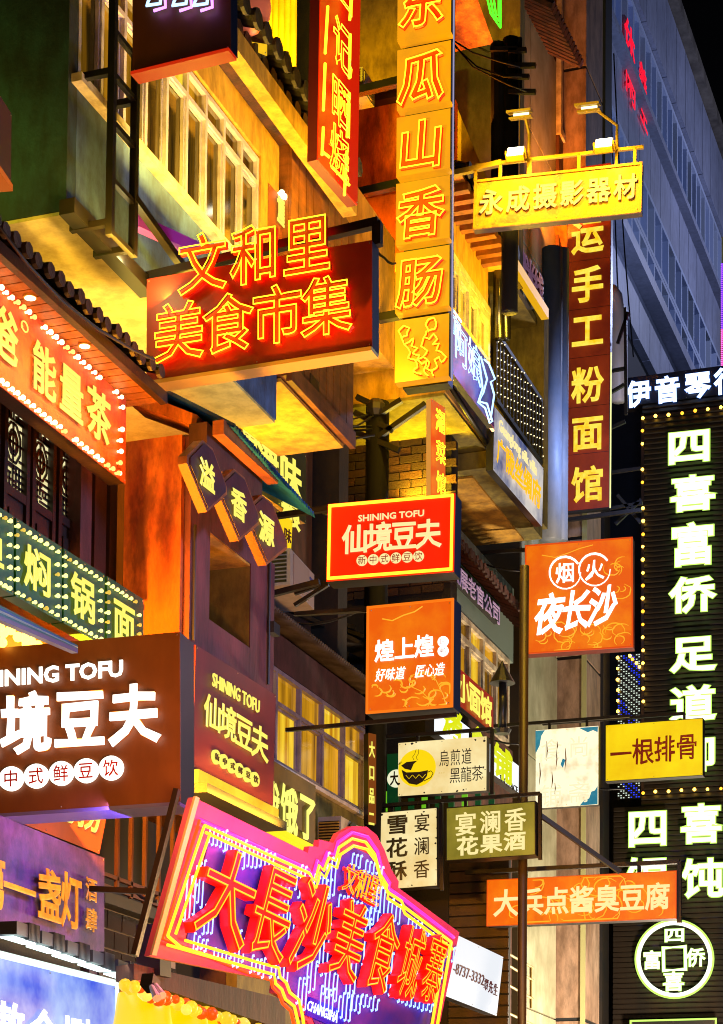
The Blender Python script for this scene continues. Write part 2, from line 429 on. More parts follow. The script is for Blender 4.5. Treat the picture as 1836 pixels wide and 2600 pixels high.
# ================================================================ building A: blue-green stucco bay, upper left
XA = -7.4
ya, yb = wallY(148, XA, 470), wallY(619, XA, 950)
zb, zs, zw, zt = Z(146, 468, XA), Z(168, 185, XA), Z(480, 218, XA), Z(550, 226, XA)
A = root('stucco_building', 'blue green stucco house front with a long lit window band at the upper left', 'building', (XA, ya, 0))
wbox('wall', -14, XA-.16, ya+.15, yb, zb+.02, zt+2.5, STUC, A)
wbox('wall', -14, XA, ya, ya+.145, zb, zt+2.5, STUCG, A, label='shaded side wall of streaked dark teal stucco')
wbox('wall', XA-.155, XA, ya+.15, yb, zb, zs-.03, STUC, A)
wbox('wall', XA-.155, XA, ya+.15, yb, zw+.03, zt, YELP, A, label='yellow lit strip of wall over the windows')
ywe = wallY(585, XA, 420)
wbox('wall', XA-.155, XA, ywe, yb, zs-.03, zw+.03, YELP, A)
wbox('soffit', -9.6, XA-.01, ya+.01, yb-.01, zb-.03, zb-.002, CREAM, A)
wbox('sill', XA-.1, XA+.09, ya+.05, ywe, zs-.028, zs+.04, ALUW, A)
windows(A, XA-.02, ya+.2, ywe, zs+.045, zw, 9, .2, ALU, (PANE_B, PANE_A, PANE_B, PANE_B, PANE_C), .045, depth=.07)
yt = wallY(470, XA, 130)
wbox('eave_board', XA-.2, XA+.25, ya, yb, zt+.005, zt+.06, TILEB, A)
tiles(A, XA+.34, ya, yb+.1, zt+.07, .2, .085, .55, .4, TILEB)
# neon marquee building B between bay A and the red vertical sign
XB = -7.7
yB0, yB1 = yb+.02, wallY(800, XB, 480)
zr = Z(790, 455, XB)
B = root('brown_shop_house', 'dark brown shop house with sloping yellow beam and black tiled eave', 'building', (XB, yB0, 0))
wbox('wall', -12, XB-.5, yB0, yB1, 6, zr+.5, BROWNW, B)
z1 = Z(793, 473, -7.0); z1_beam = z1
wbox('eave_beam', -7.15, -7.0, wallY(540, -7.0, 150)-2, wallY(800, -7.0, 480), z1, z1+.2, YELP, B)
wbox('eave_board', -8.2, -7.16, yb+.3, wallY(800, -7.0, 480), z1+.21, z1+.26, WOODD, B)
tiles(B, -6.86, wallY(540, -7.0, 150)-2, wallY(800, -7.0, 480), z1+.3, .24, .1, .6, .35, TILE)
# ------- corrugated yellow cladding tower
c0 = pX(598, 100, -8.2); yc0, yc1 = wallY(598, -8.2, 100), wallY(665, -8.2, 200)
CT = root('corrugated_cladding', 'tall yellow corrugated cladding panel glowing behind the tiled eave', 'cladding panel', (-8.2, yc0, zr))
Yp = wallY(597, -8.2, 150)
xa_, xb_ = pY(597, 150, Yp)[0], pY(664, 150, Yp)[0]
n = 5
for i in range(n):
    x = xa_+(xb_-xa_)*(i+.5)/n
    tube_w('corrugation', [(x, Yp, zr-.5), (x, Yp, zr+6)], (xb_-xa_)/n*.5, CURT, CT, 10)
DKW = mat('dark_rear_wall', '1c150d', .85, c2='30220f', scale=1.4, bump=.2)  # near-black brown with random lighter mottling
wbox('wall', -16, -8.0, Yp+1.8, Yp+2.1, 6, 20, DKW, B, label='dark rear wall above the eave')

# ------- store front A1 under the bay
X1 = -7.12
y10, y11 = 11.0, wallY(300, -7.2, 850)
zE = Z(318, 862, -6.95)
S1 = root('tea_shop_front', 'tea shop front with dark lattice shutters and tiled eave at the left', 'building', (X1, y10, 0))
wbox('wall', -12, -7.75, y10, y11+.3, 0, zb-.5, WOODD, S1)
wbox('eave_board', -8.2, -6.95, y10, y11, zE+.03, zE+.09, WOODD, S1)
# amber planks of the soffit, one by one
np_ = 30; dp = (y11-y10)/np_
for i in range(np_):
    wbox('soffit_plank', -7.75, -6.97, y10+dp*i+.006, y10+dp*(i+1)-.006, zE, zE+.025, PLANK, S1)
wbox('fascia', -6.96, -6.9, y10, y11, zE-.02, zE+.07, WOODD, S1)
tiles(S1, -6.86, y10, y11, zE+.13, .15, .06, .5, .3, TILE)
for px, py in ((68, 657), (190, 770)):
    P = pX(px, py, -7.04)
    dl = root('recessed_downlight', 'round recessed downlight glowing in the plank soffit, %s of the two' % ('nearer the left edge' if px < 100 else 'nearer the orange pillar'), 'ceiling light', (-7.04, P[1], zE), 'downlights in the tea shop soffit')
    MB().tube([(-7.04, P[1], zE+.01), (-7.04, P[1], zE-.012)], .05, 16).done('bezel', YELP, dl)
    MB().tube([(-7.04, P[1], zE-.0125), (-7.04, P[1], zE-.016)], .04, 16).done('diffuser', glow('downlight_diffuser', 'fff0b0', 5), dl)
# yellow lamp strip hidden on top of the tea shop roof washes the cream soffit
ls = root('led_strip', 'warm led strip along the roof ridge under the cream soffit', 'led strip', (-7.4, y10, zE+.4))
zz = zE+.4
tube_w('tube', [(-7.42, y10+.2, zz), (-7.42, y11-.1, zz)], .02, WARMTUBE, ls)
# cables under the cream soffit
for k, off in enumerate((0, .12)):
    P = [pX(px, py, -6.75+off) for px, py in ((-30, 470), (60, 590), (140, 676), (220, 738), (300, 785), (345, 805))]
    tube_w('cable', P, .012, RUBBER, label='thin black cable sagging under the cream soffit, %s of the pair' % ('outer' if k == 0 else 'inner'), cat='cable', group='cables under the cream soffit')

# lattice shutters
XL = -7.7
def lattice(px0, px1, ytop, ybot, lab):
    y0_, y1_ = wallY(px0, XL, 1100), wallY(px1, XL, 1100)
    za, zc = Z(px0, ytop, XL), Z(px0, ybot, XL)
    r = root('lattice_shutter', lab, 'shutter', (XL, y0_, zc), 'dark wooden lattice shutters of the tea shop')
    w = y1_-y0_; h = za-zc; t = .035
    f = MB()
    f.box(XL-.04, XL+.02, y0_, y0_+.05, zc-.75, za); f.box(XL-.04, XL+.02, y1_-.05, y1_, zc-.75, za)
    f.box(XL-.04, XL+.018, y0_+.05, y1_-.05, za-.05, za); f.box(XL-.04, XL+.018, y0_+.05, y1_-.05, zc-.03, zc+.04); f.box(XL-.04, XL+.018, y0_+.05, y1_-.05, zc-.75, zc-.7)
    f.done('frame', WOODD, r)
    wbox('lower_panel', XL-.03, XL-.005, y0_+.05, y1_-.05, zc-.7, zc-.03, WOODD, r)
    wbox('moulding', XL-.004, XL+.01, y0_+.1, y1_-.1, zc-.62, zc-.12, WOODD, r)
    wbox('paper_pane', XL-.04, XL-.03, y0_+.05, y1_-.05, zc+.04, za-.05, glow('lit_paper_pane', 'd8cf78', 1.1, 'fff2cf', .8, base='202010'), r)
    b = MB(); xa, xc = XL-.02, XL+.005; cy, cz = (y0_+y1_)/2, zc+h*.58; R = w*.3; tt = .016
    def seg(a, c): b.bar((XL-.022, a[0], a[1]), (XL-.022, c[0], c[1]), .01, tt*1.2)
    L_, R_ = y0_+.05, y1_-.05
    for rr in (1, .62):
        P = [(cy+R*rr*math.cos(math.radians(a)), cz+R*rr*1.35*math.sin(math.radians(a))) for a in range(22, 383, 45)]
        for a, c in zip(P, P[1:]): seg(a, c)
    Q = [(cy+R*.45*math.cos(a/12*2*math.pi), cz+R*.6*math.sin(a/12*2*math.pi)) for a in range(13)]
    for a, c in zip(Q, Q[1:]): seg(a, c)
    seg((cy-R, cz), (cy+R, cz)); seg((cy, cz-R*1.35), (cy, cz+R*1.35))
    for sgn in (-1, 1): seg((L_ if sgn < 0 else R_, cz), (cy+sgn*R, cz)); seg((L_ if sgn < 0 else R_, cz+R*1.0), (cy+sgn*R*.8, cz+R)); seg((L_ if sgn < 0 else R_, cz-R), (cy+sgn*R*.8, cz-R))
    bot = cz-R*1.5; zf = zc+.04
    seg((L_, bot), (R_, bot))
    for k in range(4):
        zz_ = zf+(bot-zf)*(k+.6)/4; s_ = (k % 2)
        seg((L_, zz_), (L_+(R_-L_)*(.62 if s_ else .4), zz_)); seg((L_+(R_-L_)*(.5 if s_ else .7), zz_-.03), (R_, zz_-.03))
    for k in range(5):
        yy = L_+(R_-L_)*(k+1)/6; seg((yy, zf+(bot-zf)*random.choice((0, .3, .5))), (yy, zf+(bot-zf)*random.choice((.7, 1, .85))))
    top = cz+R*1.5; seg((L_, top), (R_, top))
    for k in range(3):
        yy = L_+(R_-L_)*(k+1)/4; seg((yy, top), (yy, za-.05))
        zz_ = top+(za-.05-top)*(k+1)/4; seg((L_, zz_), (L_+(R_-L_)*.4, zz_)); seg((R_-(R_-L_)*.4, zz_-.02), (R_, zz_-.02))
    b.done('lattice', WOODD, r)
lattice(4, 62, 880, 1090, 'lattice shutter at the left edge of the photo under the bulb sign')
lattice(68, 121, 930, 1130, 'middle lattice shutter with round medallion under the bulb sign')
lattice(128, 178, 975, 1160, 'right lattice shutter nearest the orange pillar')
lattice(-62, -6, 830, 1040, 'lattice shutter cut off by the left edge of the photo')
wbox('ledge', -7.78, -7.3, y10, wallY(300, -7.4, 1350), Z(300, 1352, -7.3), Z(300, 1340, -7.3), WOODD, S1)
for i, (a, b_) in enumerate(((180, 205), (212, 238), (246, 262))):
    wbox('post', -7.75, -7.6, wallY(a, -7.6, 1200), wallY(b_, -7.6, 1200), Z(300, 1345, -7.6), zb-.5, WOODD if i else PLUM, S1)

# ------- orange pillar and maroon building
XP = -6.95
yp0 = wallY(427, XP, 1200); yp1 = wallY(614, XP, 1450)
xl_ = pY(285, 1200, yp0)[0]
zc_ = Z(427, 975, XP)
P_ = root('maroon_corner_building', 'orange and maroon painted corner building with a deep alcove', 'building', (XP, yp0, 0))
zPB = Z(427, 1760, XP)
wbox('wall', xl_, XP-.06, yp0-.06, yp0-.002, zPB, zc_, ORANGEP, P_, label='bright orange front face of the corner pillar')
zal, zau = Z(535, 1600, XP), Z(470, 1190, XP)
yal0, yal1 = wallY(470, XP, 1300), wallY(561, XP, 1400)
zal = Z(500, 1410, XP); 
wbox('wall', xl_, XP, yp0, yal0, zPB, zc_, MAROON, P_)
wbox('wall', XP-.6, XP, yal0+.002, yal1-.002, zau, zc_-.2, MAROON, P_)
wbox('wall', XP-.6, XP, yal0+.002, yal1-.002, zPB, zal, MAROON, P_)
wbox('wall', xl_, XP, yal1, yp1, zPB, zc_-.5, MAROON, P_)
wbox('alcove_back', XP-.62, XP-.6, yal0, yal1, zal, zau, OLIVE, P_)
wbox('alcove_side', XP-.6, XP-.01, yal1-.004, yal1-.0025, zal, zau, OLIVE, P_)
wbox('alcove_ceiling', XP-.6, XP-.01, yal0+.003, yal1-.005, zau-.02, zau-.001, YELP, P_)
mesh('cap', [pY(284, 868, yp0-.1), pY(442, 930, yp0-.1), pY(440, 958, yp0-.1), pY(284, 900, yp0-.1)]+[q+np.array([0, .35, 0]) for q in (pY(284, 868, yp0-.1), pY(442, 930, yp0-.1), pY(440, 958, yp0-.1), pY(284, 900, yp0-.1))],
     [(3, 2, 1, 0), (4, 5, 6, 7), (0, 1, 5, 4), (1, 2, 6, 5), (2, 3, 7, 6), (3, 0, 4, 7)], ORANGEP, P_)
# blue corrugated awning over the plaques
aw = root('corrugated_awning', 'blue corrugated sheet awning above the diamond plaques', 'awning', (XP, yp0, zc_))
p0, p1 = pX(445, 935, XP+.1), pX(690, 1130, XP+.35)
n = 34; b = MB(); V = []; F = []
for i in range(n*2+1):
    t = i/(n*2); y = p0[1]+(p1[1]-p0[1])*t; z = p0[2]+(p1[2]-p0[2])*t; bump_ = .035*(i % 2)
    V += [(XP+.42, y, z-.12+bump_), (XP-.05, y, z+.16+bump_), (XP-.45, y, z+.4+bump_)]
for i in range(n*2):
    a = 3*i; F += [(a, a+3, a+4, a+1), (a+1, a+4, a+5, a+2)]
V2 = [(v[0], v[1], v[2]-.012) for v in V]; nV = len(V)
b.add(V, F); b.add(V2, [tuple(reversed(f)) for f in F])
b.done('corrugated_sheet', BLUECOR, aw)
b = MB(); b.bar((XP+.3, p0[1]-.05, p0[2]-.13), (XP+.3, p1[1]-.7, p1[2]-.0), .1, .12)
b.done('timber_purlin', WOOD, aw)
b = MB(); b.bar((XP+.12, p0[1]-.05, p0[2]-.22), (XP+.12, p1[1]-.7, p1[2]-.1), .16, .3)
b.done('timber_beam', BROWNW, aw)

# ------- building C : orange wood panelled bay with yellow underside
XC = -7.3
yC0, yC1 = yb+.05, wallY(791, XC, 850)
zC = Z(780, 984, XC)
C = root('wood_panelled_bay', 'orange wood panelled bay with a glowing yellow underside', 'building', (XC, yC0, zC))
zCt = Z(785, 500, XC)
wbox('body', -10.5, XC-.02, yC0, yC1, zC+.0, zCt, WOOD, C)
npn = 9; dp = (yC1-yC0)/npn
for i in range(npn):
    hp = (zCt-zC-.12)/2
    for j in range(2):
        wbox('wood_panel', XC-.018, XC+.01, yC0+dp*i+.008, yC0+dp*(i+1)-.008, zC+.12+j*hp, zC+.12+(j+1)*hp-.02, WOOD, C)
wbox('trim', XC-.02, XC+.04, yC0, yC1, zC-.06, zC+.11, WOOD, C)
wbox('soffit', -8.95, XC-.08, yC0, yC1-.05, zC-.055, zC-.02, YELP, C)
wbox('vent_hatch', XC+.011, XC+.02, wallY(692, XC, 850), wallY(712, XC, 850), Z(700, 872, XC), Z(700, 845, XC), WOODD, C)
# yellow lit corner building behind it
wbox('wall', XC-1.5, XC-.3, yC1+.003, yC1+2.2, Z(862, 800, XC-.3), Z(862, 505, XC-.3), YELP, C, label='yellow plastered return wall beside the vertical sign')
# green board wall under soffit: built with the signs
# ------- brick wall facing the camera
YBR = wallY(700, -8.6, 1100)+1.9
bl, br = pY(672, 1100, YBR)[0], pY(1010, 1100, YBR)[0]
bz1, bz0 = pY(800, 790, YBR)[2], pY(800, 1345, YBR)[2]
BW = root('brick_wall', 'dark brown brick wall facing the street behind the black utility pole', 'wall', (bl, YBR, bz0))
wbox('backing', bl-1, br, YBR+.03, YBR+.3, bz0-6, bz1, MORTAR, BW)
bw_, bh_ = .3, .105
cols, rows = int((br-bl)/bw_)+1, int((bz1-bz0)/bh_)
meB = []
for mm in (BRICK, BRICK2):
    q = MB().box(-bw_/2+.008, bw_/2-.008, 0, .06, -bh_/2+.007, bh_/2-.007); me = bpy.data.meshes.new('brick'); me.from_pydata(q.V, [], q.F); me.materials.append(mm); meB.append(me)
cnt = 0; rest = MB(); cells = [(i, j) for j in range(rows) for i in range(cols)]
random.shuffle(cells); 
vis = [c for c in cells]
for (i, j) in sorted(vis, key=lambda c: -c[1]):
    x = bl+bw_*(i+(.5 if j % 2 else 0)); z = bz0+bh_*(j+.5); dy = random.uniform(-.012, .006)
    if cnt < 300:
        link('brick', random.choice(meB), None, BW, Matrix.Translation((x, YBR+dy, z))); cnt += 1
    else: rest.box(x-bw_/2+.008, x+bw_/2-.008, YBR+dy, YBR+.06, z-bh_/2+.007, z+bh_/2-.007)
rest.done('bricks', BRICK, BW, kind='stuff')
rt = root('tiled_coping', 'row of black tiles along the top of the brick wall', 'coping', (bl, YBR, bz1))
wbox('board', bl, br, YBR-.15, YBR+.3, bz1+.002, bz1+.05, TILE, rt)
for i in range(int((br-bl)/.2)):
    tube_w('roof_tile', [(bl+.2*i+.1, YBR-.22, bz1+.08), (bl+.2*i+.1, YBR+.2, bz1+.2)], .085, TILE, rt, 8)

# ------- building G : windows band with plum wall, above 饿了
XG = -7.9
yG0, yG1 = wallY(540, XG, 1500), wallY(818, XG, 1700)
zG2 = Z(817, 1540, XG+.15); zgw, zgs = Z(690, 1548, XG), Z(690, 1755, XG)
G = root('plum_shop_house', 'plum coloured shop house with a metal framed lit window band', 'building', (XG, yG0, 0))
wbox('wall', -12, XG-.12, yG0, yG1, 2, zG2+.3, PLUM, G)
wbox('wall', XG-.115, XG, yG0, yG1, zgw+.02, zG2, PLUM, G)
wbox('wall', XG-.115, XG, yG0, yG1, 2, zgs-.05, OLIVE, G)
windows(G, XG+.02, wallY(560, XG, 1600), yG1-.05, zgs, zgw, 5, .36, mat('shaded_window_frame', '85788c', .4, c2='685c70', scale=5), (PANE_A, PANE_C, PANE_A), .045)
wbox('sill', XG-.1, XG+.06, yG0, yG1-.04, zgs-.045, zgs-.002, ALU, G)
# corrugated edge of its roof
b = MB(); V = []; F = []; n = 60
for i in range(2*n+1):
    y = yG0+(yG1-yG0)*i/(2*n); o_ = .03*(i % 2)
    V += [(XG+.28, y, zG2+.01+o_), (XG-1.2, y, zG2+.3+o_), (XG+.28, y, zG2-.012+o_), (XG-1.2, y, zG2+.288+o_)]
for i in range(2*n):
    a = 4*i; F += [(a, a+4, a+5, a+1), (a+2, a+3, a+7, a+6), (a, a+2, a+6, a+4)]
b.add(V, F).done('corrugated_roof', mat('grey_corrugated_roof', '5a5250', .5, c2='38302e', scale=4), G)
# dark lean-to roofs between G and the brick wall
DR = root('lean_to_roof', 'dark sheet lean-to roof with beams under the red tofu sign', 'roof', (XG, yG0, zG2+.4))
for k in range(5):
    a = pX(616+k*14, 1370+k*8-6, XG-.4-k*.3); c_ = pX(860, 1480-k*26, XG-.4-k*.3)
    MB().bar(a, c_, .3, .05).done('roof_sheet', mat('dark_roof_sheet', '1d1713', .6, c2='352a1c', scale=2), DR)

# ------- building D : bay with windows, balcony and lit undersides
XD = -7.2
yD0, yD1, yD2 = wallY(1000, XD, 800), wallY(1107, XD, 950), wallY(1218, XD, 1100)
zD1 = Z(1107, 1019, XD); zD2 = Z(1216, 1206, XD); zdw, zds = Z(1095, 690, XD), Z(1095, 826, XD); zde = Z(1110, 640, XD)
D = root('yellow_balcony_building', 'yellow plastered building with bay windows and railed balcony right of the vertical sign', 'building', (XD, yD0, zD2))
wbox('wall', -11, XD-.14, yD0, yD1-.3, zD1, zde+.3, YELP, D)
wbox('wall', XD-.135, XD, yD0, yD1-.3, zdw+.02, zde+.3, YELP, D)
wbox('wall', XD-.135, XD, yD0, yD1-.3, zD1, zds, YELP, D)
ywd = wallY(1096, XD, 800)
wbox('wall', XD-.135, XD, ywd, yD1-.3, zds, zdw+.02, YELP, D)
windows(D, XD+.02, yD0+.02, ywd, zds+.01, zdw, 4, .2, ALUW, (PANE_B, PANE_C, PANE_A), .09)
wbox('soffit', -9.5, XD-.02, yD0, yD1-.1, zD1-.04, zD1-.003, OLIVE, D)
wbox('wall', -11, XD-1.3, yD1-.29, yD2, zD2+.3, zde+1.5, OLIVE, D)
wbox('balcony_slab', -9.5, XD-.01, wallY(1092, XD, 1030), yD2, zD2, zD2+.22, OLIVE, D)
wbox('soffit', -9.4, XD-.25, wallY(1092, XD, 1030)+.2, yD2-.1, zD2-.03, zD2-.003, YELP, D)
wbox('balcony_wall', XD-.12, XD-.02, wallY(1104, XD, 1030), yD2, zD2+.223, zD2+1.0, OLIVE, D)
wbox('end_wall', -9.5, XD, yD2, yD2+.25, zD2+.22, zde+.8, OLIVE, D)
zc2 = Z(1216, 722, XD)
wbox('ceiling', -9.5, XD-.1, yD1-.29, yD2-.003, zc2, zc2+.1, OLIVE, D)
# rafters and tiles
wbox('eave_board', XD-.4, XD+.35, yD0-.6, yD1-.2, zde+.08, zde+.12, YELP, D)
for i in range(9):
    y = yD0-.4+(yD1-yD0)*(i)/9.0
    wbox('rafter', XD-.3, XD+.38, y, y+.1, zde-.02, zde+.078, WOOD, D)
tiles(D, XD+.42, yD0-.6, yD1-.15, zde+.15, .3, .1, .6, .35, TILE)
# railing
RL = root('balcony_railing', 'black iron balcony railing wrapped with tiny fairy lights', 'railing', (XD, yD1, zD2))
yr0, yr1 = wallY(1110, XD, 900), wallY(1212, XD, 1020)
zr1 = Z(1140, 790, XD)
bars('handrail', [((XD, yr0, zr1), (XD, yr1, zr1)), ((XD, yr0, zD2+1.02), (XD, yr1, zD2+1.02))], .06, BLACK, RL)
nb_ = 15
for i in range(nb_):
    y = yr0+(yr1-yr0)*i/(nb_-1); bars('baluster', [((XD, y, zD2+1.02), (XD, y, zr1))], .045, BLACK, RL)
fl = MB()
for i in range(nb_):
    for j in range(7):
        fl.ball((XD+.035, yr0+(yr1-yr0)*i/(nb_-1)+random.uniform(-.02, .02), zD2+1.1+(zr1-zD2-1.1)*((j+i*.37) % 7)/7), .009, 5, 3)
fl.done('fairy_lights', glow('fairy_light', 'ffe9b0', 2.5), RL, kind='stuff')
# olive wall, upper centre, with AC unit ; orange wall beside red sign
yO = wallY(800, XC-1.2, 300)+.6
OB = root('orange_gable_building', 'orange painted gable end with olive wall above between the two vertical signs', 'building', (-9, yO, 0))
x0_, x1_ = pY(790, 300, yO)[0], pY(1010, 300, yO)[0]
zl, zh = pY(850, 800, yO)[2], pY(850, 235, yO)[2]
wbox('wall', x0_, x1_, yO, yO+.3, zl, zh, ORANGEP, OB)
wbox('coping', x0_-.1, x1_, yO-.14, yO-.002, zh-.02, zh+.1, WOODD, OB)
wbox('wall', x0_-1, x1_, yO+1.5, yO+1.8, zl, zh+6, OLIVE, OB)
# block right of the vertical sign: dark canopies and blue grey return wall
yQ = wallY(1035, -6.75, 420)+1.9
x0_, x1_ = pY(1005, 300, yQ)[0], pY(1107, 300, yQ)[0]
Q = root('blue_grey_upper_bay', 'blue grey upper bay with an orange underside at the top right of centre', 'building', (x1_, yQ, 0))
zq0, zq1 = pY(1050, 105, yQ)[2], pY(1050, 440, yQ)[2]
mesh('orange_soffit', [pY(1014, -60, yQ-1.2), pY(1050, -60, yQ-1.2), pY(1107, 98, yQ), pY(1014, 118, yQ), pY(1014, -60, yQ-1.1), pY(1050, -60, yQ-1.1), pY(1107, 98, yQ+.1), pY(1014, 118, yQ+.1)],
     [(0, 3, 2, 1), (4, 5, 6, 7), (0, 1, 5, 4), (1, 2, 6, 5), (2, 3, 7, 6), (3, 0, 4, 7)], ORANGEP, Q)
mesh('wall', [pY(1012, 100, yQ+.6), pY(1112, 90, yQ+.6), pY(1112, 450, yQ+.6), pY(1014, 215, yQ+.6)]+[pY(1012, 100, yQ+.9), pY(1112, 90, yQ+.9), pY(1112, 450, yQ+.9), pY(1014, 215, yQ+.9)],
     [(3, 2, 1, 0), (4, 5, 6, 7), (0, 1, 5, 4), (1, 2, 6, 5), (2, 3, 7, 6), (3, 0, 4, 7)], mat('blue_grey_plaster', '4a4a58', .7, c2='35343f', scale=1.4, bump=.15), Q)
wbox('wall', x0_-.2, x1_, yQ+1.2, yQ+1.4, zq1-.6, zq0+3, OLIVE, Q)
# brown building behind floodlit sign
yR = wallY(1150, -8.2, 300)+3.0
x0_, x1_ = pY(1140, 300, yR)[0], pY(1254, 300, yR)[0]
RB = root('brown_tower_block', 'tall brown plastered block with a narrow white framed window', 'building', (x1_, yR, 0))
zlo = pY(1200, 580, yR)[2]
yR2 = wallY(1309, x1_, 300)
wbox('wall', x0_-1, x1_, yR, yR2, zlo, zlo+9, BROWNW, RB)
wy0, wy1 = wallY(1256, x1_+.02, 200), wallY(1283, x1_+.02, 200)
windows(RB, x1_+.04, wy0, wy1, Z(1275, 345, x1_), Z(1275, 345, x1_)+5.2, 1, .32, ALUW, (PANE_A, PANE_B), .12)
wbox('light_trim', x1_-.1, x1_+.03, yR2+.002, yR2+.04, zlo, zlo+9, glow('lit_yellow_trim', 'e8d060', .8), RB)
mesh('orange_underside', [pY(1150, 500, yR-.3), pY(1272, 480, yR-.3), pY(1272, 580, yR+.4), pY(1228, 585, yR+.4)]+[pY(1150, 500, yR-.2), pY(1272, 480, yR-.2), pY(1272, 580, yR+.5), pY(1228, 585, yR+.5)],
     [(3, 2, 1, 0), (4, 5, 6, 7), (0, 1, 5, 4), (1, 2, 6, 5), (2, 3, 7, 6), (3, 0, 4, 7)], ORANGEP, RB)
# tiled canopy of that block
tc_ = root('rusty_tiled_canopy', 'small rusty tiled canopy behind the utility poles at the top', 'canopy', pX(1180, 60, -7.4))
for i in range(14):
    a = pX(1165+i*5.2, -20+i*10, -7.9); c_ = a+np.array([.5, .05, -.3])
    MB().tube([a, c_], .07, 6).done('roof_tile', TILEB, tc_)

# ------- building F : white cladding and beige pilaster
XF = -8.3
yF0, yF1 = wallY(1168, XF, 1500), wallY(1250, XF, 1500)
F_ = root('white_clad_building', 'tall building with white cladding and a beige stone pilaster', 'building', (XF, yF0, 0))
XFs = XF
wbox('wall', XF-2, XF-.03, yF0, yF1, 0, 24, mat('olive_joint', '4a4430', .8), F_)
yy = yF1
zz0 = Z(1250, 2560, XF); hh = 2.0
for i in range(9):
    for j in range(3):
        ya_, yb_ = max(yF0, yF1-(j+1)*1.9+.015), yF1-j*1.9-.015
        if yb_ < yF0+.1: continue
        if zz0+hh*(i+1) > 24: continue
        wbox('cladding_panel', XF-.03, XF, ya_, yb_, zz0+hh*i+.015, zz0+hh*(i+1)-.015, WHITEP if j < 2 else OLIVE, F_)
xb1 = pY(1307, 1900, yF1)[0]
xw = pY(1252, 1900, yF1)[0]
for i in range(10):
    wbox('pilaster_block', XF-.1, xb1, yF1+.002, yF1+1.2, zz0+hh*i+.03, zz0+hh*(i+1)-.03, BEIGE, F_)
wbox('pilaster_core', XF-.1, xb1-.02, yF1+.02, yF1+1.18, 0, 26, STONED, F_)
wbox('edge_trim', xb1-.03, xb1+.05, yF1-.03, yF1+.0015, 0, 17, mat('pale_edge_trim', '9c9a6c', .5), F_)
# upper blue grey round column
tube_w('column', [pX(1238, 560, -7.9)*np.array([1, 1, 0])+np.array([0, 0, Z(1238, 1215, -7.9)]), pX(1238, 560, -7.9)], .17, BLUEW, F_, 12)
tube_w('drainpipe', [pX(1261, 560, -7.9)*np.array([1, 1, 0])+np.array([0, 0, Z(1261, 1215, -7.9)]), pX(1261, 560, -7.9)], .11, BLUEW, F_, 10)
yK = yF1+2.0
wbox('dark_column', pY(1310, 1700, yK)[0], pY(1352, 1700, yK)[0], yK, yK+.5, 0, 30, DARK, F_)
wbox('wall', pY(1300, 1700, yK+3)[0]-1, pY(1480, 1700, yK+3)[0], yK+3, yK+3.3, 0, Z(1300, 700, XF), mat('dark_slate_wall', '15171c', .7, c2='0b0c10', scale=2), F_)

# ------- far grey building
XE = -13
def ze(y): return Z(1500, y, XE)
yE0, yE1 = wallY(1290, XE, 300), wallY(1612, XE, 500)
E_ = root('grey_stone_office_building', 'grey stone office building with blue ribbon windows receding at the upper right', 'building', (XE, yE0, 0))
wbox('core', XE-6, XE-.2, yE0, yE1, ze(1300), ze(70), STONED, E_)
def stonerow(za_, zb_, n, out=0, nm='stone_panel'):
    w_ = (yE1-yE0)/n
    for i in range(n):
        wbox(nm, XE-.2, XE+out, yE0+w_*i+.03, yE0+w_*(i+1)-.03, zb_, za_-.03, STONE, E_)
stonerow(ze(60), ze(235), 14, .25)
stonerow(ze(410), ze(550), 14, .05)
stonerow(ze(800), ze(900), 14, .05)
wbox('coping', XE-.3, XE+.55, yE0, yE1+.3, ze(60)+.02, ze(35), mat('rusty_coping', '5c564e', .7, c2='39342e', scale=1.5), E_)
wbox('ledge', XE-.2, XE+.35, yE0, yE1, ze(420), ze(405), STONE, E_)
wbox('ledge', XE-.2, XE+.5, yE0, yE1, ze(800), ze(775), STONE, E_)
wbox('pier', XE-5, XE+.4, yE1+.02, yE1+1.6, ze(1200), ze(150), OLIVE, E_)
MUL = mat('grey_blue_mullion', '98a2b8', .4)
windows(E_, XE+.1, yE0, yE1, ze(405), ze(237), 26, 0, MUL, (PANE_BL, PANE_BL, PANE_D), .16, False, depth=.35)
windows(E_, XE+.1, yE0, yE1, ze(670), ze(552), 20, 0, MUL, (PANE_D, PANE_BL, PANE_BL), .14, False, depth=.35)
windows(E_, XE+.1, yE0, yE1, ze(775), ze(672), 20, 0, MUL, (PANE_BL, PANE_D, PANE_BL), .14, False, depth=.35)
REDL = glow('red_window_lettering', 'ff1030', 1.2)
pe = Panel((1380, 20), (1500, 330), (1500, 420), (1380, 110), X=XE+.12, yaw=90)
pe.text('休闲', (1412, 90), (1414, 190), 22, 70, REDL, E_, bold=.03, ext=.02, d=.02, name='lettering')
pe.text('养生', (1442, 180), (1444, 255), 16, 60, REDL, E_, bold=.03, ext=.02, d=.02, name='lettering')
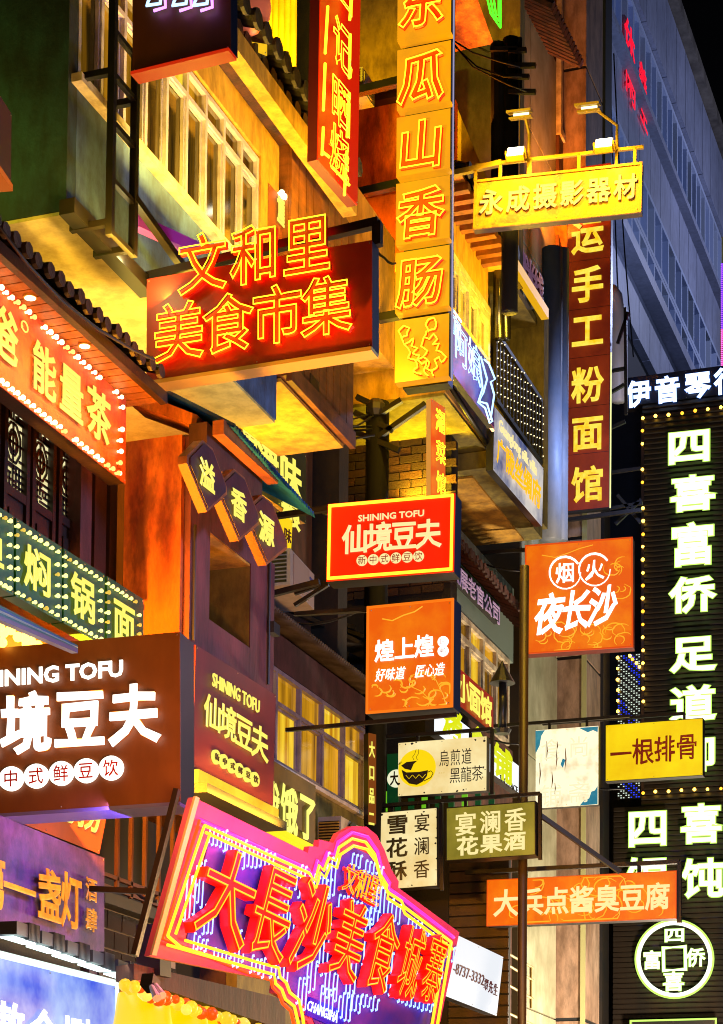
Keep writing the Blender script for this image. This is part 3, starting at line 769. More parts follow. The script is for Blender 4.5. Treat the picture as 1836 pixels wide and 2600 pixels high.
# ================================================================ sign materials
NEONY = glow('yellow_neon', 'ffd820', 3.2)
NEONR = glow('red_neon_back', 'ff1a00', 1.6, base='400500')
NEONW = glow('blue_white_neon', 'a8d8ff', 2.2)
NEONO = glow('orange_neon', 'ff8a10', 3)
LETW = glow('white_led_letter', 'fff8e8', 2.2)
LETC = glow('cream_led_letter', 'ffe9a0', 1.05)
LETY = glow('yellow_led_letter', 'f4e860', 1.15)
LETG = glow('green_edge_letter', 'b8e860', 1.6)
LETGW = glow('green_white_letter', 'f6ffe0', 2)
REDF = glow('red_lightbox_face', 'e83204', .95, 'c82402', 2, base='300800')
EDGEY = glow('orange_edge_glow', 'ffa020', 3.5)
BULB = glow('warm_bulb', 'fff0a8', 4.5)
BULBO = glow('orange_bulb', 'ffc040', 9)
GOLD = mat('gilded_letter', 'ffc818', .35, c2='e09c10', scale=8, spec=.6)
NAVY = mat('navy_box_side', '0e1624', .4)
RUSTY = mat('rusted_yellow_paint', 'a87810', .6, c2='4a1804', scale=3.5, lo=.4, hi=.6, bump=.2, detail=8)
BOXG = mat('dull_box_side', '2a2520', .5)

def support(name_lab, segs, w=.05, nm='sign_bracket'):
    r = root(nm, name_lab, 'bracket', np.array(segs[0][0]))
    for a, c in segs: MB().bar(a, c, w).done('bar', BLACK, r)
    return r

# ---- 1. neon food market sign
ys = wallY(300, -7.35, 850)
s = sign('neon_market_sign', 'dark red hanging sign with two rows of yellow outlined neon characters',
         [(329, 625), (835, 540), (834, 776), (329, 856)], .16, mat('dark_red_sign_face', '8a2414', .5, c2='741c12', scale=2), NAVY, Y=ys)
RB_ = mat('orange_red_letter_body', 'd8400c', .5)
s.text('文和里', (458, 594), (692, 554), 102, 128, RB_, s.root, .025, .035, .07, NEONY, .011, .012, nd=.045)
s.text('美食市集', (405, 748), (736, 690), 106, 126, RB_, s.root, .025, .035, .07, NEONY, .011, .012, nd=.045)
HALO = glow('red_halo_tube', 'ff1000', 12)
for st, a, b_, w, h in (('文和里', (458, 594), (692, 554), 100, 124), ('美食市集', (405, 748), (736, 690), 102, 120)):
    s.text(st, a, b_, w, h, None, s.root, d=.03, neon=HALO, nb=.012, noff=-.005, nd=-.005)
f = MB()
for a, c in (((-.05, s.h+.02), (-.05, s.h+.1)), ((-.05, s.h*1.08), (s.w+.02, s.h*1.22)), ((s.w+.01, s.h*1.22), (s.w+.01, s.h))):
    f.bar((a[0], .1, a[1]), (c[0], .1, c[1]), .07)
f.done('hanging_frame', BLACK, s.root, s.M)
s.box('bottom_trim', 0, s.w, -.02, .15, -.035, -.003, mat('pale_metal_trim', 'a08a50', .4), s.root)

# ---- 2. vertical sausage sign, six boxes
yv = wallY(838, -7.6, 500)
BOXF = glow('amber_box_face', 'ffa208', .95, 'd48818', 1.1, base='503808')
edges = [(-52, -76), (109, 85), (260, 237), (408, 391), (563, 545), (715, 700)]
bots = [(100, 76), (253, 230), (403, 385), (557, 537), (708, 693), (864, 847)]
lx = [892, 890, 889, 888, 887, 886]; rx = [1014, 1012.5, 1011, 1009, 1008, 1006]
names = ['amber box with neon character for east, top of the vertical sausage sign', 'amber box with neon melon character, second from the top', 'amber box with neon mountain character, third from the top', 'amber box with neon fragrance character, fourth from the top', 'amber box with neon intestine character, fifth from the top', 'amber box with two neon chilli plants, bottom of the vertical sign']
VS = None
pv = Panel((892, -52), (1014, -76), (1006, 847), (886, 864), Y=yv, reg=(.1, .03, .03))
VS = root('vertical_sausage_sign', 'tall vertical sign of six amber boxes with red and yellow neon characters', 'sign', pv.M)
pv.box('spine', .05, pv.w-.05, .12, .3, 0, pv.h, BLACK, VS)
pv.box('side_tube', pv.w+.01, pv.w+.022, .03, .05, 0, pv.h, glow('pale_edge_tube', 'b8b0d8', .7), VS)
for i, ch in enumerate(['东', '瓜', '山', '香', '肠', None]):
    x0, z1_ = pv.loc(lx[i], edges[i][0]); x1, z0_ = pv.loc(rx[i], bots[i][1])
    zt_, zb_ = pv.loc(lx[i], edges[i][0])[1], pv.loc(lx[i], bots[i][0])[1]
    bx = pv.box('lightbox', 0, pv.w, -.02, .12, zb_+.02, zt_-.035, BOXF, VS, label=names[i])
    pv.box('box_shell', pv.w+.001, pv.w+.009, -.02, .12, zb_+.02, zt_-.035, NAVY, bx)
    if i < 5:
        cy = (edges[i][0]+edges[i][1]+bots[i][0]+bots[i][1])/4+(6 if i else -4)
        pv.text(ch, (948-i*.8, cy), (0, 0), 96, 104, mat('red_letter_body', 'e02808', .5, emis='e01400', es=.8), bx, .06, .02, .05, NEONY, .014, .024, nd=.05, slant=.06)
    else:
        for P in ([(905, 730), (893, 742), (900, 757), (912, 752), (918, 735), (905, 730)], [(900, 757), (906, 772), (918, 766), (926, 758), (922, 775), (936, 780), (925, 792), (940, 796), (934, 806), (948, 800)],
                  [(960, 716), (972, 712), (978, 724), (974, 738), (960, 742), (954, 728), (960, 716)], [(956, 742), (950, 756), (962, 760), (972, 748), (980, 760), (970, 772), (984, 770), (978, 786), (990, 790)],
                  [(906, 772), (920, 790), (914, 802), (930, 806), (936, 822), (926, 832), (944, 838)], [(950, 756), (944, 776), (958, 786), (948, 800), (962, 812), (956, 826), (970, 832)],
                  [(990, 790), (1000, 800), (990, 812), (984, 800), (974, 806), (980, 822), (968, 830), (972, 842)], [(934, 806), (946, 816), (956, 808), (950, 830), (960, 842)]):
            # smooth the squiggle a little
            Q_ = []
            for a, c in zip(P, P[1:]): Q_ += [a, ((a[0]+c[0])/2+random.uniform(-2, 2), (a[1]+c[1])/2+random.uniform(-2, 2))]
            Q_.append(P[-1]); pv.tubepx(Q_, .008, NEONY, bx, .08)
            pv.tubepx([(a[0]+3, a[1]+4) for a in Q_], .007, NEONR, bx, .03, 'red_backing_tube')
support('two short brown steel arms holding the vertical sausage sign to the wall', [(pv.world(-.8, .2, pv.loc(890, 168)[1]), pv.world(0, .2, pv.loc(890, 160)[1])), (pv.world(-.8, .2, pv.loc(890, 400)[1]), pv.world(0, .2, pv.loc(890, 392)[1])), (pv.world(-.5, .2, pv.loc(890, 690)[1]), pv.world(0, .2, pv.loc(890, 688)[1]))], .09)

# ---- 3. floodlit camera shop sign
yf = wallY(1035, -6.75, 420)
s = sign('floodlit_shop_sign', 'rusty yellow painted sign lit by floodlights with pale carved characters', [(1063, 407), (1440, 362), (1439, 480), (1061, 516)], .1, RUSTY, mat('rusty_frame', '4a2c12', .6, c2='2a180a', scale=5), Y=yf, rim=.03, rimm=mat('rusty_yellow_rim', 'a87414', .5, c2='5a3010', scale=6))
s.text('永成摄影器材', (1101, 452), (1402, 418), 50, 54, mat('pale_yellow_letter', 'fffbe0', .5), s.root, .035, .02, .02, name='character')
FR = mat('yellow_steel_tube', '9a7a18', .45)
f = MB(); H = s.h
for a, c in (((.0, H+.005), (0, H+.2)), ((0, H+.2), (s.w, H+.2)), ((s.w*.95, H+.2), (s.w*.95, H)), ((s.w*.33, H+.2), (s.w*.33, H)), ((s.w*.62, H+.2), (s.w*.62, H)), ((s.w*.15, H+.2), (s.w*.15, H))):
    f.bar((a[0], .05, a[1]), (c[0], .05, c[1]), .035)
f.bar((-.6, .05, H+.1), (0.3, .05, H+.2), .06)
f.done('hanging_frame', FR, s.root, s.M)
for k, (px, py, nm) in enumerate(((1160, 352, 'square floodlight glowing on the left of the rusty yellow sign'), (1357, 333, 'square floodlight glowing on the right of the rusty yellow sign'))):
    x, z = s.loc(px, py)
    fl_ = root('floodlight', nm, 'floodlight', s.world(x, -.1, z), 'floodlights over the rusty yellow sign')
    q = Matrix(s.M) @ Matrix.Translation((x, -.12, z)) @ Matrix.Rotation(math.radians(-28), 4, 'X')
    MB().box(-.1, .1, .0, .07, -.075, .075).done('housing', FR, fl_, q)
    MB().box(-.09, .09, -.012, -.002, -.065, .065).done('lens', glow('floodlight_lens', 'fff6d0', 14), fl_, q)
    for zf_ in (-.04, 0, .04): MB().box(-.1, .1, .071, .1, zf_-.008, zf_+.008).done('cooling_fin', FR, fl_, q)
    MB().box(-.12, -.105, -.01, .09, -.02, .02).box(.105, .12, -.01, .09, -.02, .02).done('yoke', FR, fl_, q)
    # mast with old lamp heads above it
    px2, py2 = (1170, 265) if k == 0 else (1322, 250)
    x2, z2 = s.loc(px2, py2)
    ms = root('lamp_mast', 'bent steel mast with a small flat lamp head above the %s floodlight' % ('left' if k == 0 else 'right'), 'lamp', s.world(x+.08, .05, s.h), 'lamp masts on the rusty yellow sign')
    MB().tube([s.world(x+.12, .05, s.h), s.world(x+.12, .05, z+.28), s.world(x2+.04, -.05, z2+.02)], .018, 6).done('mast', FR, ms)
    q = Matrix(s.M) @ Matrix.Translation((x2, -.08, z2)) @ Matrix.Rotation(math.radians(20), 4, 'X')
    MB().box(-.15, .13, -.09, .1, .02, .045).done('lamp_head', FR, ms, q)
    MB().box(-.12, .14, -.1, .05, -.05, -.03).done('reflector', FR, ms, q)
    MB().tube([(-.08, -.02, .0), (.1, -.02, .0)], .014, 6).done('lamp_tube', glow('lamp_tube', 'fff0a0', 3), ms, q)
    W_ = s.world(x, -.9, z+.25)
lamp('floodlight_beam_left', 'SPOT', s.world(s.loc(1160, 352)[0], -.55, s.h+.25), 110, 'ffcc30', .12, s.world(s.w*.3, 0, s.h*.3), spot=120, blend=.8)
lamp('floodlight_beam_right', 'SPOT', s.world(s.loc(1357, 333)[0], -.55, s.h+.25), 110, 'ffcc30', .12, s.world(s.w*.75, 0, s.h*.3), spot=120, blend=.8)

# ---- 4. vertical noodle shop sign
yn = wallY(1235, -8.2, 850)
RDF = mat('brick_red_sign_panel', '7c2410', .45, c2='58180c', scale=1.5, emis='5a1404', es=.42, e2='a03a08', escale=1.2, spec=.4)
p = Panel((1274, 380), (1371, 370), (1366, 1135), (1268, 1147), Y=yn, reg=(.1, .03, .03))
r = root('vertical_noodle_sign', 'tall vertical brick red sign with six yellow lit characters', 'sign', p.M)
p.box('sign_box', 0, p.w, .0, .16, 0, p.h, NAVY, r)
p.box('edge_light', p.w+.002, p.w+.02, .01, .03, 0, p.h*.45, glow('pale_yellow_edge', 'f0f0a0', 1.2), r)
ys_ = [380, 590, 698, 806, 917, 1022, 1147]
for i in range(6):
    za_, zc3 = p.loc(1270, ys_[i])[1], p.loc(1270, ys_[i+1])[1]
    p.box('sign_panel', .008, p.w-.008, -.012, -.001, zc3+.008, za_-.003, RDF, r)
YN = glow('yellow_neon_face', 'f8c80c', 1.05, 'ffe850', 9, .35, .6)
for ch, cy in zip('运手工粉面馆', (527, 637, 740, 862, 970, 1085)):
    p.text(ch, (1317, cy), (0, 0), 68, 76, YN, r, .035, .02, .03)
wa = lambda px, py, X=-8.2: pX(px, py, X)
support('black steel arms carrying the vertical noodle shop sign', [(p.world(-.5, .1, p.loc(1268, 1030)[1]), p.world(0, .1, p.loc(1268, 1025)[1])), (p.world(-1.6, .1, p.loc(1268, 655)[1]+.9), p.world(0, .1, p.loc(1268, 655)[1])), (p.world(-1.6, .1, p.loc(1268, 810)[1]+.95), p.world(0, .1, p.loc(1268, 810)[1])), (p.world(-.75, .1, p.loc(1268, 1165)[1]), p.world(p.w+.5, .1, p.loc(1400, 1142)[1]))], .06)

# ---- 5. red tofu lightbox
def edgelit(s, mat_, t=.022, inset=.012, d=.03):
    a, b_, c, e = inset, s.w-inset, inset, s.h-inset
    MB().box(a, b_, -d, -.008, c, c+t).box(a, b_, -d, -.008, e-t, e).box(a, a+t, -d, -.008, c+t, e-t).box(b_-t, b_, -d, -.008, c+t, e-t).done('edge_light', mat_, s.root, s.M)
yt_ = wallY(612, XP, 1300)
TOFU = mat('red_acrylic_face', 'd02808', .3, c2='c02006', scale=1.5, emis='c81c02', es=.75, spec=.4)
s = sign('tofu_lightbox', 'red edge lit lightbox reading SHINING TOFU with cream characters', [(735, 1132), (1020, 1104), (1019, 1285), (732, 1304)], .22, TOFU, NAVY, Y=yt_)
edgelit(s, EDGEY)
s.text('SHINING TOFU', (802, 1163), (951, 1149), 148, 15, LETC, s.root, .04, .02, .02, keepword=True, name='lettering')
s.text('仙境豆夫', (796, 1208), (960, 1196), 55, 62, LETC, s.root, .035, .02, .02, warp=.02)
for i, ch in enumerate('新中式鲜豆饮'):
    c_ = (811+i*25.4, 1256-i*1.9); x, z = s.loc(*c_, .02); rr = s.size(*c_, 24, 24)
    dk = MB(); dk.prism([(x+rr[0]/2*math.cos(t/16*2*math.pi), z+rr[1]/2*math.sin(t/16*2*math.pi)) for t in range(16)], -.02, -.007); dk = dk.done('disc', LETC, s.root, s.M)
    s.text(ch, c_, (0, 0), 17, 18, mat('red_print', 'a01804', .5), dk, .008, .004, .026)
support('long black arm pair between the maroon corner and the red tofu lightbox', [(s.world(-.62, .1, s.h*.95), s.world(.02, .1, s.h*1.0)), (s.world(-.62, .1, s.h*-.08), s.world(-.1, .1, s.h*.05))], .05)

# ---- 6. orange duck shop lightbox
ORF = glow('orange_print_face', 'f06008', .95, 'ff9010', 1.6, .45, .75, base='301000')
ORF2 = glow('orange_swirl_print', 'ffb428', 1.0)
yd = yt_+.35
s = sign('duck_shop_lightbox', 'bright orange lightbox with three white characters and a handwritten slogan', [(823.5, 1361), (1018, 1341), (1016, 1586), (821, 1601)], .22, ORF, NAVY, Y=yd, rim=.02, rimm=glow('orange_rim', 'ff7a10', 1.0))
s.text('煌上煌', (862, 1458), (951, 1448), 42, 48, LETW, s.root, .025, .02, .02)
s.text('好味道 匠心造', (853, 1513), (986, 1500), 20, 28, LETW, s.root, .012, .02, .02, slant=.2, warp=.02)
for ch, cy in (('匠', 1438), ('鸭', 1459)):
    x, z = s.loc(993, cy, .02); rr = s.size(993, cy, 24, 24)
    dk = MB().prism([(x+rr[0]/2*math.cos(t/16*2*math.pi), z+rr[1]/2*math.sin(t/16*2*math.pi)) for t in range(16)], -.02, -.007).done('disc', LETW, s.root, s.M)
    s.text(ch, (993, cy), (0, 0), 13, 13, mat('purple_print', '7a3060', .5), dk, .004, .004, .026)
def swirls(s, n, y_lo, y_hi, m, seed=1, x0=0, x1=1):
    rr = random.Random(seed); b = MB()
    for _ in range(n):
        cx, cz = s.w*rr.uniform(x0+.08, x1-.08), s.h*rr.uniform(y_lo, y_hi); R = rr.uniform(.03, .12)*s.w; a0 = rr.uniform(0, 6.28); P = []
        for k in range(9):
            a = a0+k*.38*rr.choice((1, 1, 1.2)); q = R*(1-.05*k)
            P.append((min(max(cx+q*math.cos(a), .03), s.w-.03), -.008, min(max(cz+q*math.sin(a)*.8, .03), s.h-.03)))
        b.tube(P, [.003+.006*math.sin(math.pi*k/8) for k in range(9)], 5)
    b.done('swirl_print', m, s.root, s.M, kind='stuff')
swirls(s, 26, .04, .3, ORF2, 3)
P = [s.loc(a, b_) for a, b_ in ((858, 1388), (880, 1392), (905, 1380), (930, 1372), (948, 1360))]
MB().tube([(a, -.008, b_) for a, b_ in P], .006, 5).done('string_print', ORF2, s.root, s.M)
P = [s.loc(a, b_) for a, b_ in ((955, 1590), (968, 1573), (945, 1550), (918, 1538), (922, 1515), (950, 1507), (978, 1525), (995, 1560), (1000, 1580))]
MB().tube([(a, -.008, b_) for a, b_ in P], .004, 5).done('string_print', ORF2, s.root, s.M)
zq_ = s.loc(821, 1340)[1]
support('rusty steel arms from the maroon corner to the orange duck shop lightbox', [(s.world(-.75, .1, s.loc(700, 1365)[1]), s.world(0, .1, s.loc(821, 1358)[1])), (s.world(-.75, .3, s.loc(700, 1350)[1]), s.world(0, .1, s.loc(821, 1361)[1])), (s.world(-.82, .1, s.loc(620, 1632)[1]), s.world(s.w, .1, s.loc(1016, 1596)[1])), (s.world(-.75, .1, s.loc(700, 1318)[1]), s.world(-.42, .1, s.loc(700, 1300)[1])), (s.world(-.75, .1, s.loc(700, 1345)[1]), s.world(-.42, .1, s.loc(700, 1305)[1]))], .035)

# ---- 7. night Changsha orange box
yy7 = wallY(1130, -7.6, 1250)
s = sign('night_street_lightbox', 'square orange lightbox with brush characters and two ring motifs', [(1174, 1222), (1418, 1205), (1421, 1454), (1178, 1467)], .2, ORF, mat('red_box_side', '5a0c08', .4), Y=yy7, rim=.02, rimm=glow('deep_orange_rim', 'e04808', 1.0))
for cx, cy, ch in ((1267, 1284, '烟'), (1333, 1277, '火')):
    P = []
    for k in range(20):
        a = math.radians(35+k*17.2); P.append((cx+35*math.cos(a), cy-36*math.sin(a)))
    x = [s.loc(*q, .02) for q in P]
    MB().tube([(q[0], -.02, q[1]) for q in x], [.016*(1-abs(k-2)/26) for k in range(20)], 6).done('brush_ring', LETW, s.root, s.M)
    s.text(ch, (cx, cy), (0, 0), 42, 44, LETW, s.root, .015, .015, .02, warp=.05)
s.text('夜长沙', (1232, 1376), (1352, 1358), 60, 86, LETW, s.root, .04, .02, .02, slant=.15, warp=.04)
swirls(s, 24, .03, .22, ORF2, 5); swirls(s, 8, .2, .85, ORF2, 6, .7, 1)
P = [s.loc(a, b_) for a, b_ in ((1215, 1245), (1245, 1250), (1275, 1240), (1300, 1230), (1330, 1222))]
MB().tube([(a, -.008, b_) for a, b_ in P], .006, 5).done('string_print', ORF2, s.root, s.M)
support('thin dark bar reaching right to the square orange lightbox', [(s.world(-.95, .1, s.loc(1000, 1240)[1]), s.world(0, .1, s.loc(1174, 1228)[1]))], .045)

# ---- 8,9,10. three tea shop boxes
y8 = wallY(850, -7.9, 1750)
CRF = glow('cream_lightbox_face', 'e0b860', .98, 'fff0b4', 1.1, .3, .6, base='403010')  # brighter inner-lamp patches put into the emission by noise
s = sign('black_tea_lightbox', 'cream lightbox with a leaf patterned tea cup on a yellow sun', [(892.6, 1666), (1091, 1651), (1090, 1772), (892.6, 1785)], .14, CRF, BOXG, Y=y8)
INK = mat('dark_brown_ink', '1c140a', .6)
def disc(s, c, rpx, m, nm='disc', n=28, d=.01):
    x, z = s.loc(*c, d); rr = s.size(*c, rpx*2, rpx*2)
    return MB().prism([(x+rr[0]/2*math.cos(t/n*2*math.pi), z+rr[1]/2*math.sin(t/n*2*math.pi)) for t in range(n)], -d, -.0065).done(nm, m, s.root, s.M)
disc(s, (935, 1722), 42, glow('sun_yellow_print', 'ffd808', 1.0), 'sun_disc', d=.009)
s.polypx([(901, 1726), (912, 1732), (940, 1731), (960, 1727), (958, 1740), (948, 1753), (935, 1760), (918, 1757), (906, 1745)], -.013, -.0095, INK, s.root, 'cup')
s.polypx([(900, 1717), (912, 1709), (936, 1706), (928, 1713), (922, 1727), (908, 1724)], -.013, -.0095, INK, s.root, 'leaf')
s.tubepx([(959, 1731), (966, 1728), (971, 1733), (966, 1743), (950, 1751)], .005, INK, s.root, .012, 'handle')
for k in range(3): s.tubepx([(910+k*15, 1738-k*.6), (917+k*15, 1746-k), (924+k*15, 1738-k*1.2)], .003, glow('sun_yellow_print', 'ffd808', 1), s.root, .015, 'leaf_vein')
for k in range(2): s.tubepx([(928+k*8, 1704), (925+k*8, 1697), (930+k*8, 1690), (933+k*5, 1680)], .003, INK, s.root, .012, 'steam')
s.text('烏煎道', (996, 1700), (1046, 1695), 22, 36, INK, s.root, .0, .008, .01)
s.text('黑龍茶', (1020, 1738), (1070, 1733), 24, 34, INK, s.root, .0, .008, .01)
s.text('黑龙茶', (985, 1733), (995, 1732), 4, 4, glow('pale_gold_print', 'e8c060', .9), s.root, 0, .004, .008)
def chips(s, n, seed, m=INK):
    rr = random.Random(seed)
    b = MB()
    for _ in range(n):
        e = rr.choice('tblr'); t = rr.random()
        x, z = {'t': (t*s.w, s.h*rr.uniform(.94, .99)), 'b': (t*s.w, s.h*rr.uniform(.01, .05)), 'l': (s.w*rr.uniform(.01, .04), t*s.h), 'r': (s.w*rr.uniform(.96, .99), t*s.h)}[e]
        k = rr.uniform(.006, .018); P = [(x+k*rr.uniform(.5, 1.3)*math.cos(a), z+k*rr.uniform(.4, 1.2)*math.sin(a)) for a in [j*2*math.pi/7 for j in range(7)]]
        b.prism(P, -.009, -.0065)
    b.done('peeled_patches', m, s.root, s.M, kind='stuff')
chips(s, 18, 4)
def hanger(lab, s, up, x0=-.1, x1=None, right=True, th=.04):
    x1 = s.w+.05 if x1 is None else x1
    b = root('hanging_frame', lab, 'bracket', s.world(0, .07, s.h))
    MB().bar(s.world(x0, .07, s.h+up), s.world(x1, .07, s.h+up), th).done('top_bar', BLACK, b)
    for t in (.2, .8): MB().bar(s.world(s.w*t, .07, s.h), s.world(s.w*t, .07, s.h+up), th*.8).done('hanger', BLACK, b)
    if right: MB().bar(s.world(x1, .07, s.h+up), s.world(x1, .07, -.04), th).done('side_bar', BLACK, b)
    return b
hanger('black frame from which the cream tea cup lightbox hangs', s, .1, -.3)
s8 = s
s = sign('snowflake_pastry_lightbox', 'tall cream lightbox with olive characters in two columns', [(848.5, 1821), (982.5, 1811), (981, 1983), (849, 1997)], .14, CRF, BOXG, Y=y8-.05, rim=.008, rimm=BLACK)
OLV = mat('olive_ink', '4c4414', .6, c2='2f2c10', scale=4)
s.text('雪花酥', (891, 1848), (888, 1952), 46, 42, OLV, s.root, .04, .006, .01)
s.text('宴澜香', (946, 1844), (945, 1948), 34, 40, OLV, s.root, .012, .006, .01)
chips(s, 10, 9); 
hanger('black frame over the tall cream pastry lightbox', s, .09, -.05, s.w+.02)
OLF = glow('olive_lightbox_face', '6c6418', .95, 'a09030', 1.5, base='202008')
s = sign('fruit_wine_lightbox', 'olive green lightbox with two rows of cream characters', [(1000, 1810), (1201.5, 1797), (1201.5, 1916), (1000.5, 1931)], .18, OLF, BLACK, Y=y8-.1, rim=.01, rimm=BLACK)
s.text('宴澜香', (1044, 1847), (1155, 1837), 46, 50, LETC, s.root, .02, .015, .015)
s.text('花果酒', (1048, 1896), (1154, 1885), 46, 40, LETC, s.root, .045, .015, .015)
hanger('black frame over the olive fruit wine lightbox', s, .1, -.9, s.w+.03)
b_ = root('bracket_bar', 'long diagonal steel brace right of the olive lightbox', 'bracket', s.world(s.w, .1, s.h))
MB().bar(s.world(s.w, .1, s.h*.8), pY(1390, 1955, y8+.5), .05).done('bar', mat('blue_grey_steel', '2a2f3e', .4), b_)

# ---- 11. faded white sign, 12 yellow sign
yb12 = wallY(1100, -7.6, 1650)
FAD = mat('weathered_white_print', 'd8d0a8', .5, emis='fff6d0', es=1.0, e2='a8905c', escale=5, elo=.5, ehi=.8)
s = sign('faded_lightbox', 'over lit white lightbox with peeling blue and rust stains', [(1200, 1638), (1342, 1627), (1341, 1805), (1201, 1812)], .12, FAD, BLACK, Y=yb12)
s.text('食尚', (1236, 1680), (1298, 1674), 46, 46, glow('faint_cream_print', 'fff4c8', 1.0), s.root, .01, .004, .008)
s.text('铺斋', (1236, 1782), (1298, 1776), 46, 46, glow('faint_cream_print', 'fff4c8', 1.0), s.root, .01, .004, .008)
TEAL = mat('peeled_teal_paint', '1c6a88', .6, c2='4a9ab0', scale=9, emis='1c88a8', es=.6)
for q in ([(1298, 1632), (1341, 1629), (1340, 1642), (1330, 1637), (1318, 1642), (1306, 1636)], [(1201, 1639), (1222, 1637), (1214, 1650), (1210, 1672), (1201, 1690)], [(1340, 1762), (1340, 1803), (1300, 1806), (1310, 1794), (1321, 1790), (1326, 1775), (1334, 1772)], [(1262, 1700), (1268, 1704), (1262, 1722), (1257, 1714)]):
    s.polypx(q, -.0085, -.0065, TEAL, s.root, 'peeled_patch')
b = MB()
rr_ = random.Random(5)
for k in range(7):
    x_ = s.w*rr_.uniform(.05, .5); z_ = s.h*rr_.uniform(.3, .9); L_ = s.h*rr_.uniform(.1, .3)
    b.tube([(x_, -.007, z_), (x_+.01, -.007, z_-L_*.5), (x_-.005, -.007, z_-L_)], [.004, .009, .002], 5)
b.done('rust_streaks', mat('rust_streak', '8a4a1a', .7), s.root, s.M, kind='stuff')
hanger('black rail and hangers above the faded white lightbox', s, .12, -.6, s.w+.4, False)
s = sign('spare_rib_lightbox', 'plain yellow lightbox with four brown brush characters', [(1357.4, 1625.6), (1575.6, 1610), (1577.4, 1739), (1357.4, 1752.7)], .14, glow('pure_yellow_face', 'f0b400', 1.0, 'ffe010', .9, .3, .6), BLACK, Y=yb12+.9, rim=.006, rimm=BLACK)  # face emission varied by noise to imitate lamp tubes behind it
s.text('一根排骨', (1392, 1690), (1540, 1673), 46, 56, mat('red_brown_ink', 'a03004', .5, emis='801c00', es=.4), s.root, .02, .008, .012, warp=.06)
hanger('black rail above the plain yellow lightbox', s, .1, -.9, s.w*.8, False)

# ---- 13. stinky tofu sign
y13 = y8+1.1
s = sign('stinky_tofu_lightbox', 'long orange lightbox with seven cracked cream characters', [(1094, 1971), (1517, 1954), (1517, 2057), (1091.4, 2077)], .16, ORF, BLACK, Y=y13, rim=.008, rimm=glow('deep_orange_rim', 'e04808', 1.0))
s.text('大兵点酱臭豆腐', (1134, 2024), (1474, 2009), 53, 58, LETC, s.root, .035, .012, .015)
swirls(s, 30, .05, .95, ORF2, 8)
hanger('black rail above the long orange lightbox', s, .12, -.3, s.w+.02, True, .05)

# ---- 14-17 : dark louvred screen with green edge lit characters
yLV = yK+.4
SLAT = mat('dark_louvre_slat', '241a10', .5, c2='151210', scale=3)
p = Panel((1436, 905), (1760, 880), (1760, 2340), (1436, 2330), Y=yLV, reg=(.02, .01, .01))
LV = root('louvred_screen', 'dark louvred screen wall behind the green edged characters', 'screen', p.M)
zlv = [p.loc(1500, y)[1] for y in (905, 1790, 1800, 2330)]
xw0 = p.loc(1375, 2000)[0]
p.box('backing', -.0, p.w, .25, .35, zlv[2], zlv[0], mat('screen_backing', '0a0b0e', .3, spec=.7), LV)
p.box('backing', xw0, p.w, .25, .35, -4, zlv[2]-.01, mat('screen_backing', '0a0b0e', .3, spec=.7), LV)
sp = abs(p.loc(1500, 1200)[1]-p.loc(1500, 1210.5)[1])*1.1
z = zlv[0]; me0 = None; i = 0
def slat(x0, z):
    o = MB().box(0, p.w-x0, 0, .1, -sp*.36, sp*.36); me = bpy.data.meshes.new('slat'); me.from_pydata(o.V, [], o.F); me.materials.append(SLAT); return me
mA, mBb = slat(0, 0), slat(xw0, 0)
while z > p.loc(1500, 2330)[1]-.3 and i < 200:
    low = z < zlv[2]
    link('slat', mBb if low else mA, None, LV, p.M @ Matrix.Translation((xw0 if low else 0, 0, z)) @ Matrix.Rotation(math.radians(-20), 4, 'X')); z -= sp; i += 1
# scattered city reflections / led dashes between the slats
cols_ = [glow('blue_led', '2040ff', 3), glow('cyan_led', '40a0e0', 2.5), glow('warm_led', 'ffd060', 3), glow('green_led', '30c040', 2), glow('white_led', 'f0ffe0', 3)]
for ci, cm in enumerate(cols_):
    b = MB(); rr = random.Random(ci+20)
    for k in range(46):
        py = rr.choice([rr.uniform(1380, 1560), rr.uniform(1850, 2000), rr.uniform(2060, 2200), rr.uniform(1850, 2000)])
        px = rr.uniform(1440, 1660) if py < 1600 else rr.uniform(1420, 1660)
        x, zz_ = p.loc(px, py); zz_ = zlv[0]-round((zlv[0]-zz_)/sp-.5)*sp-sp*.5; w_ = rr.uniform(.02, .09)
        b.box(x, x+w_, .2, .24, zz_-.012, zz_+.012)
    b.done('led_dashes', cm, LV, p.M, kind='stuff')
def bulbs(p, pts, r_, m, par, nm='bulb', d=.05):
    k = m.name+'_dim'
    e_ = m.node_tree.nodes['Principled BSDF'].inputs; hx = tuple(e_['Emission Color'].default_value)[:3]
    md = mat(k, '402810', .3, emis=(hx[0], hx[1]*.75, hx[2]*.4), es=e_['Emission Strength'].default_value*.35)
    ms_ = []
    for mm in (m, m, m, md):
        q = MB().ball((0, 0, 0), r_, 8, 5); q.tube([(0, 0, 0), (0, d*.9, 0)], r_*.5, 6); o0 = bpy.data.meshes.new(nm); o0.from_pydata(q.V, [], q.F); o0.materials.append(mm)
        o0.polygons.foreach_set('use_smooth', [True]*len(o0.polygons)); ms_.append(o0)
    for (px, py) in pts:
        if random.random() < .02: continue
        x, z = p.loc(px+random.uniform(-1, 1), py+random.uniform(-1, 1), d)
        link(nm, random.choice(ms_), None, par, p.M @ Matrix.Translation((x, -d, z)) @ Matrix.Scale(random.uniform(.85, 1.1), 4))
bs = root('bulb_string', 'string of orange bulbs outlining the louvred screen', 'light string', p.world(0, -.05, p.h))
P = [(1441+i*29.2, 937-i*3.9) for i in range(8)]+[(1441+.02*i, 937+28.9*(i+1)) for i in range(22)]+[(1441+i*29.2, 1777-i*1.6) for i in range(8)]
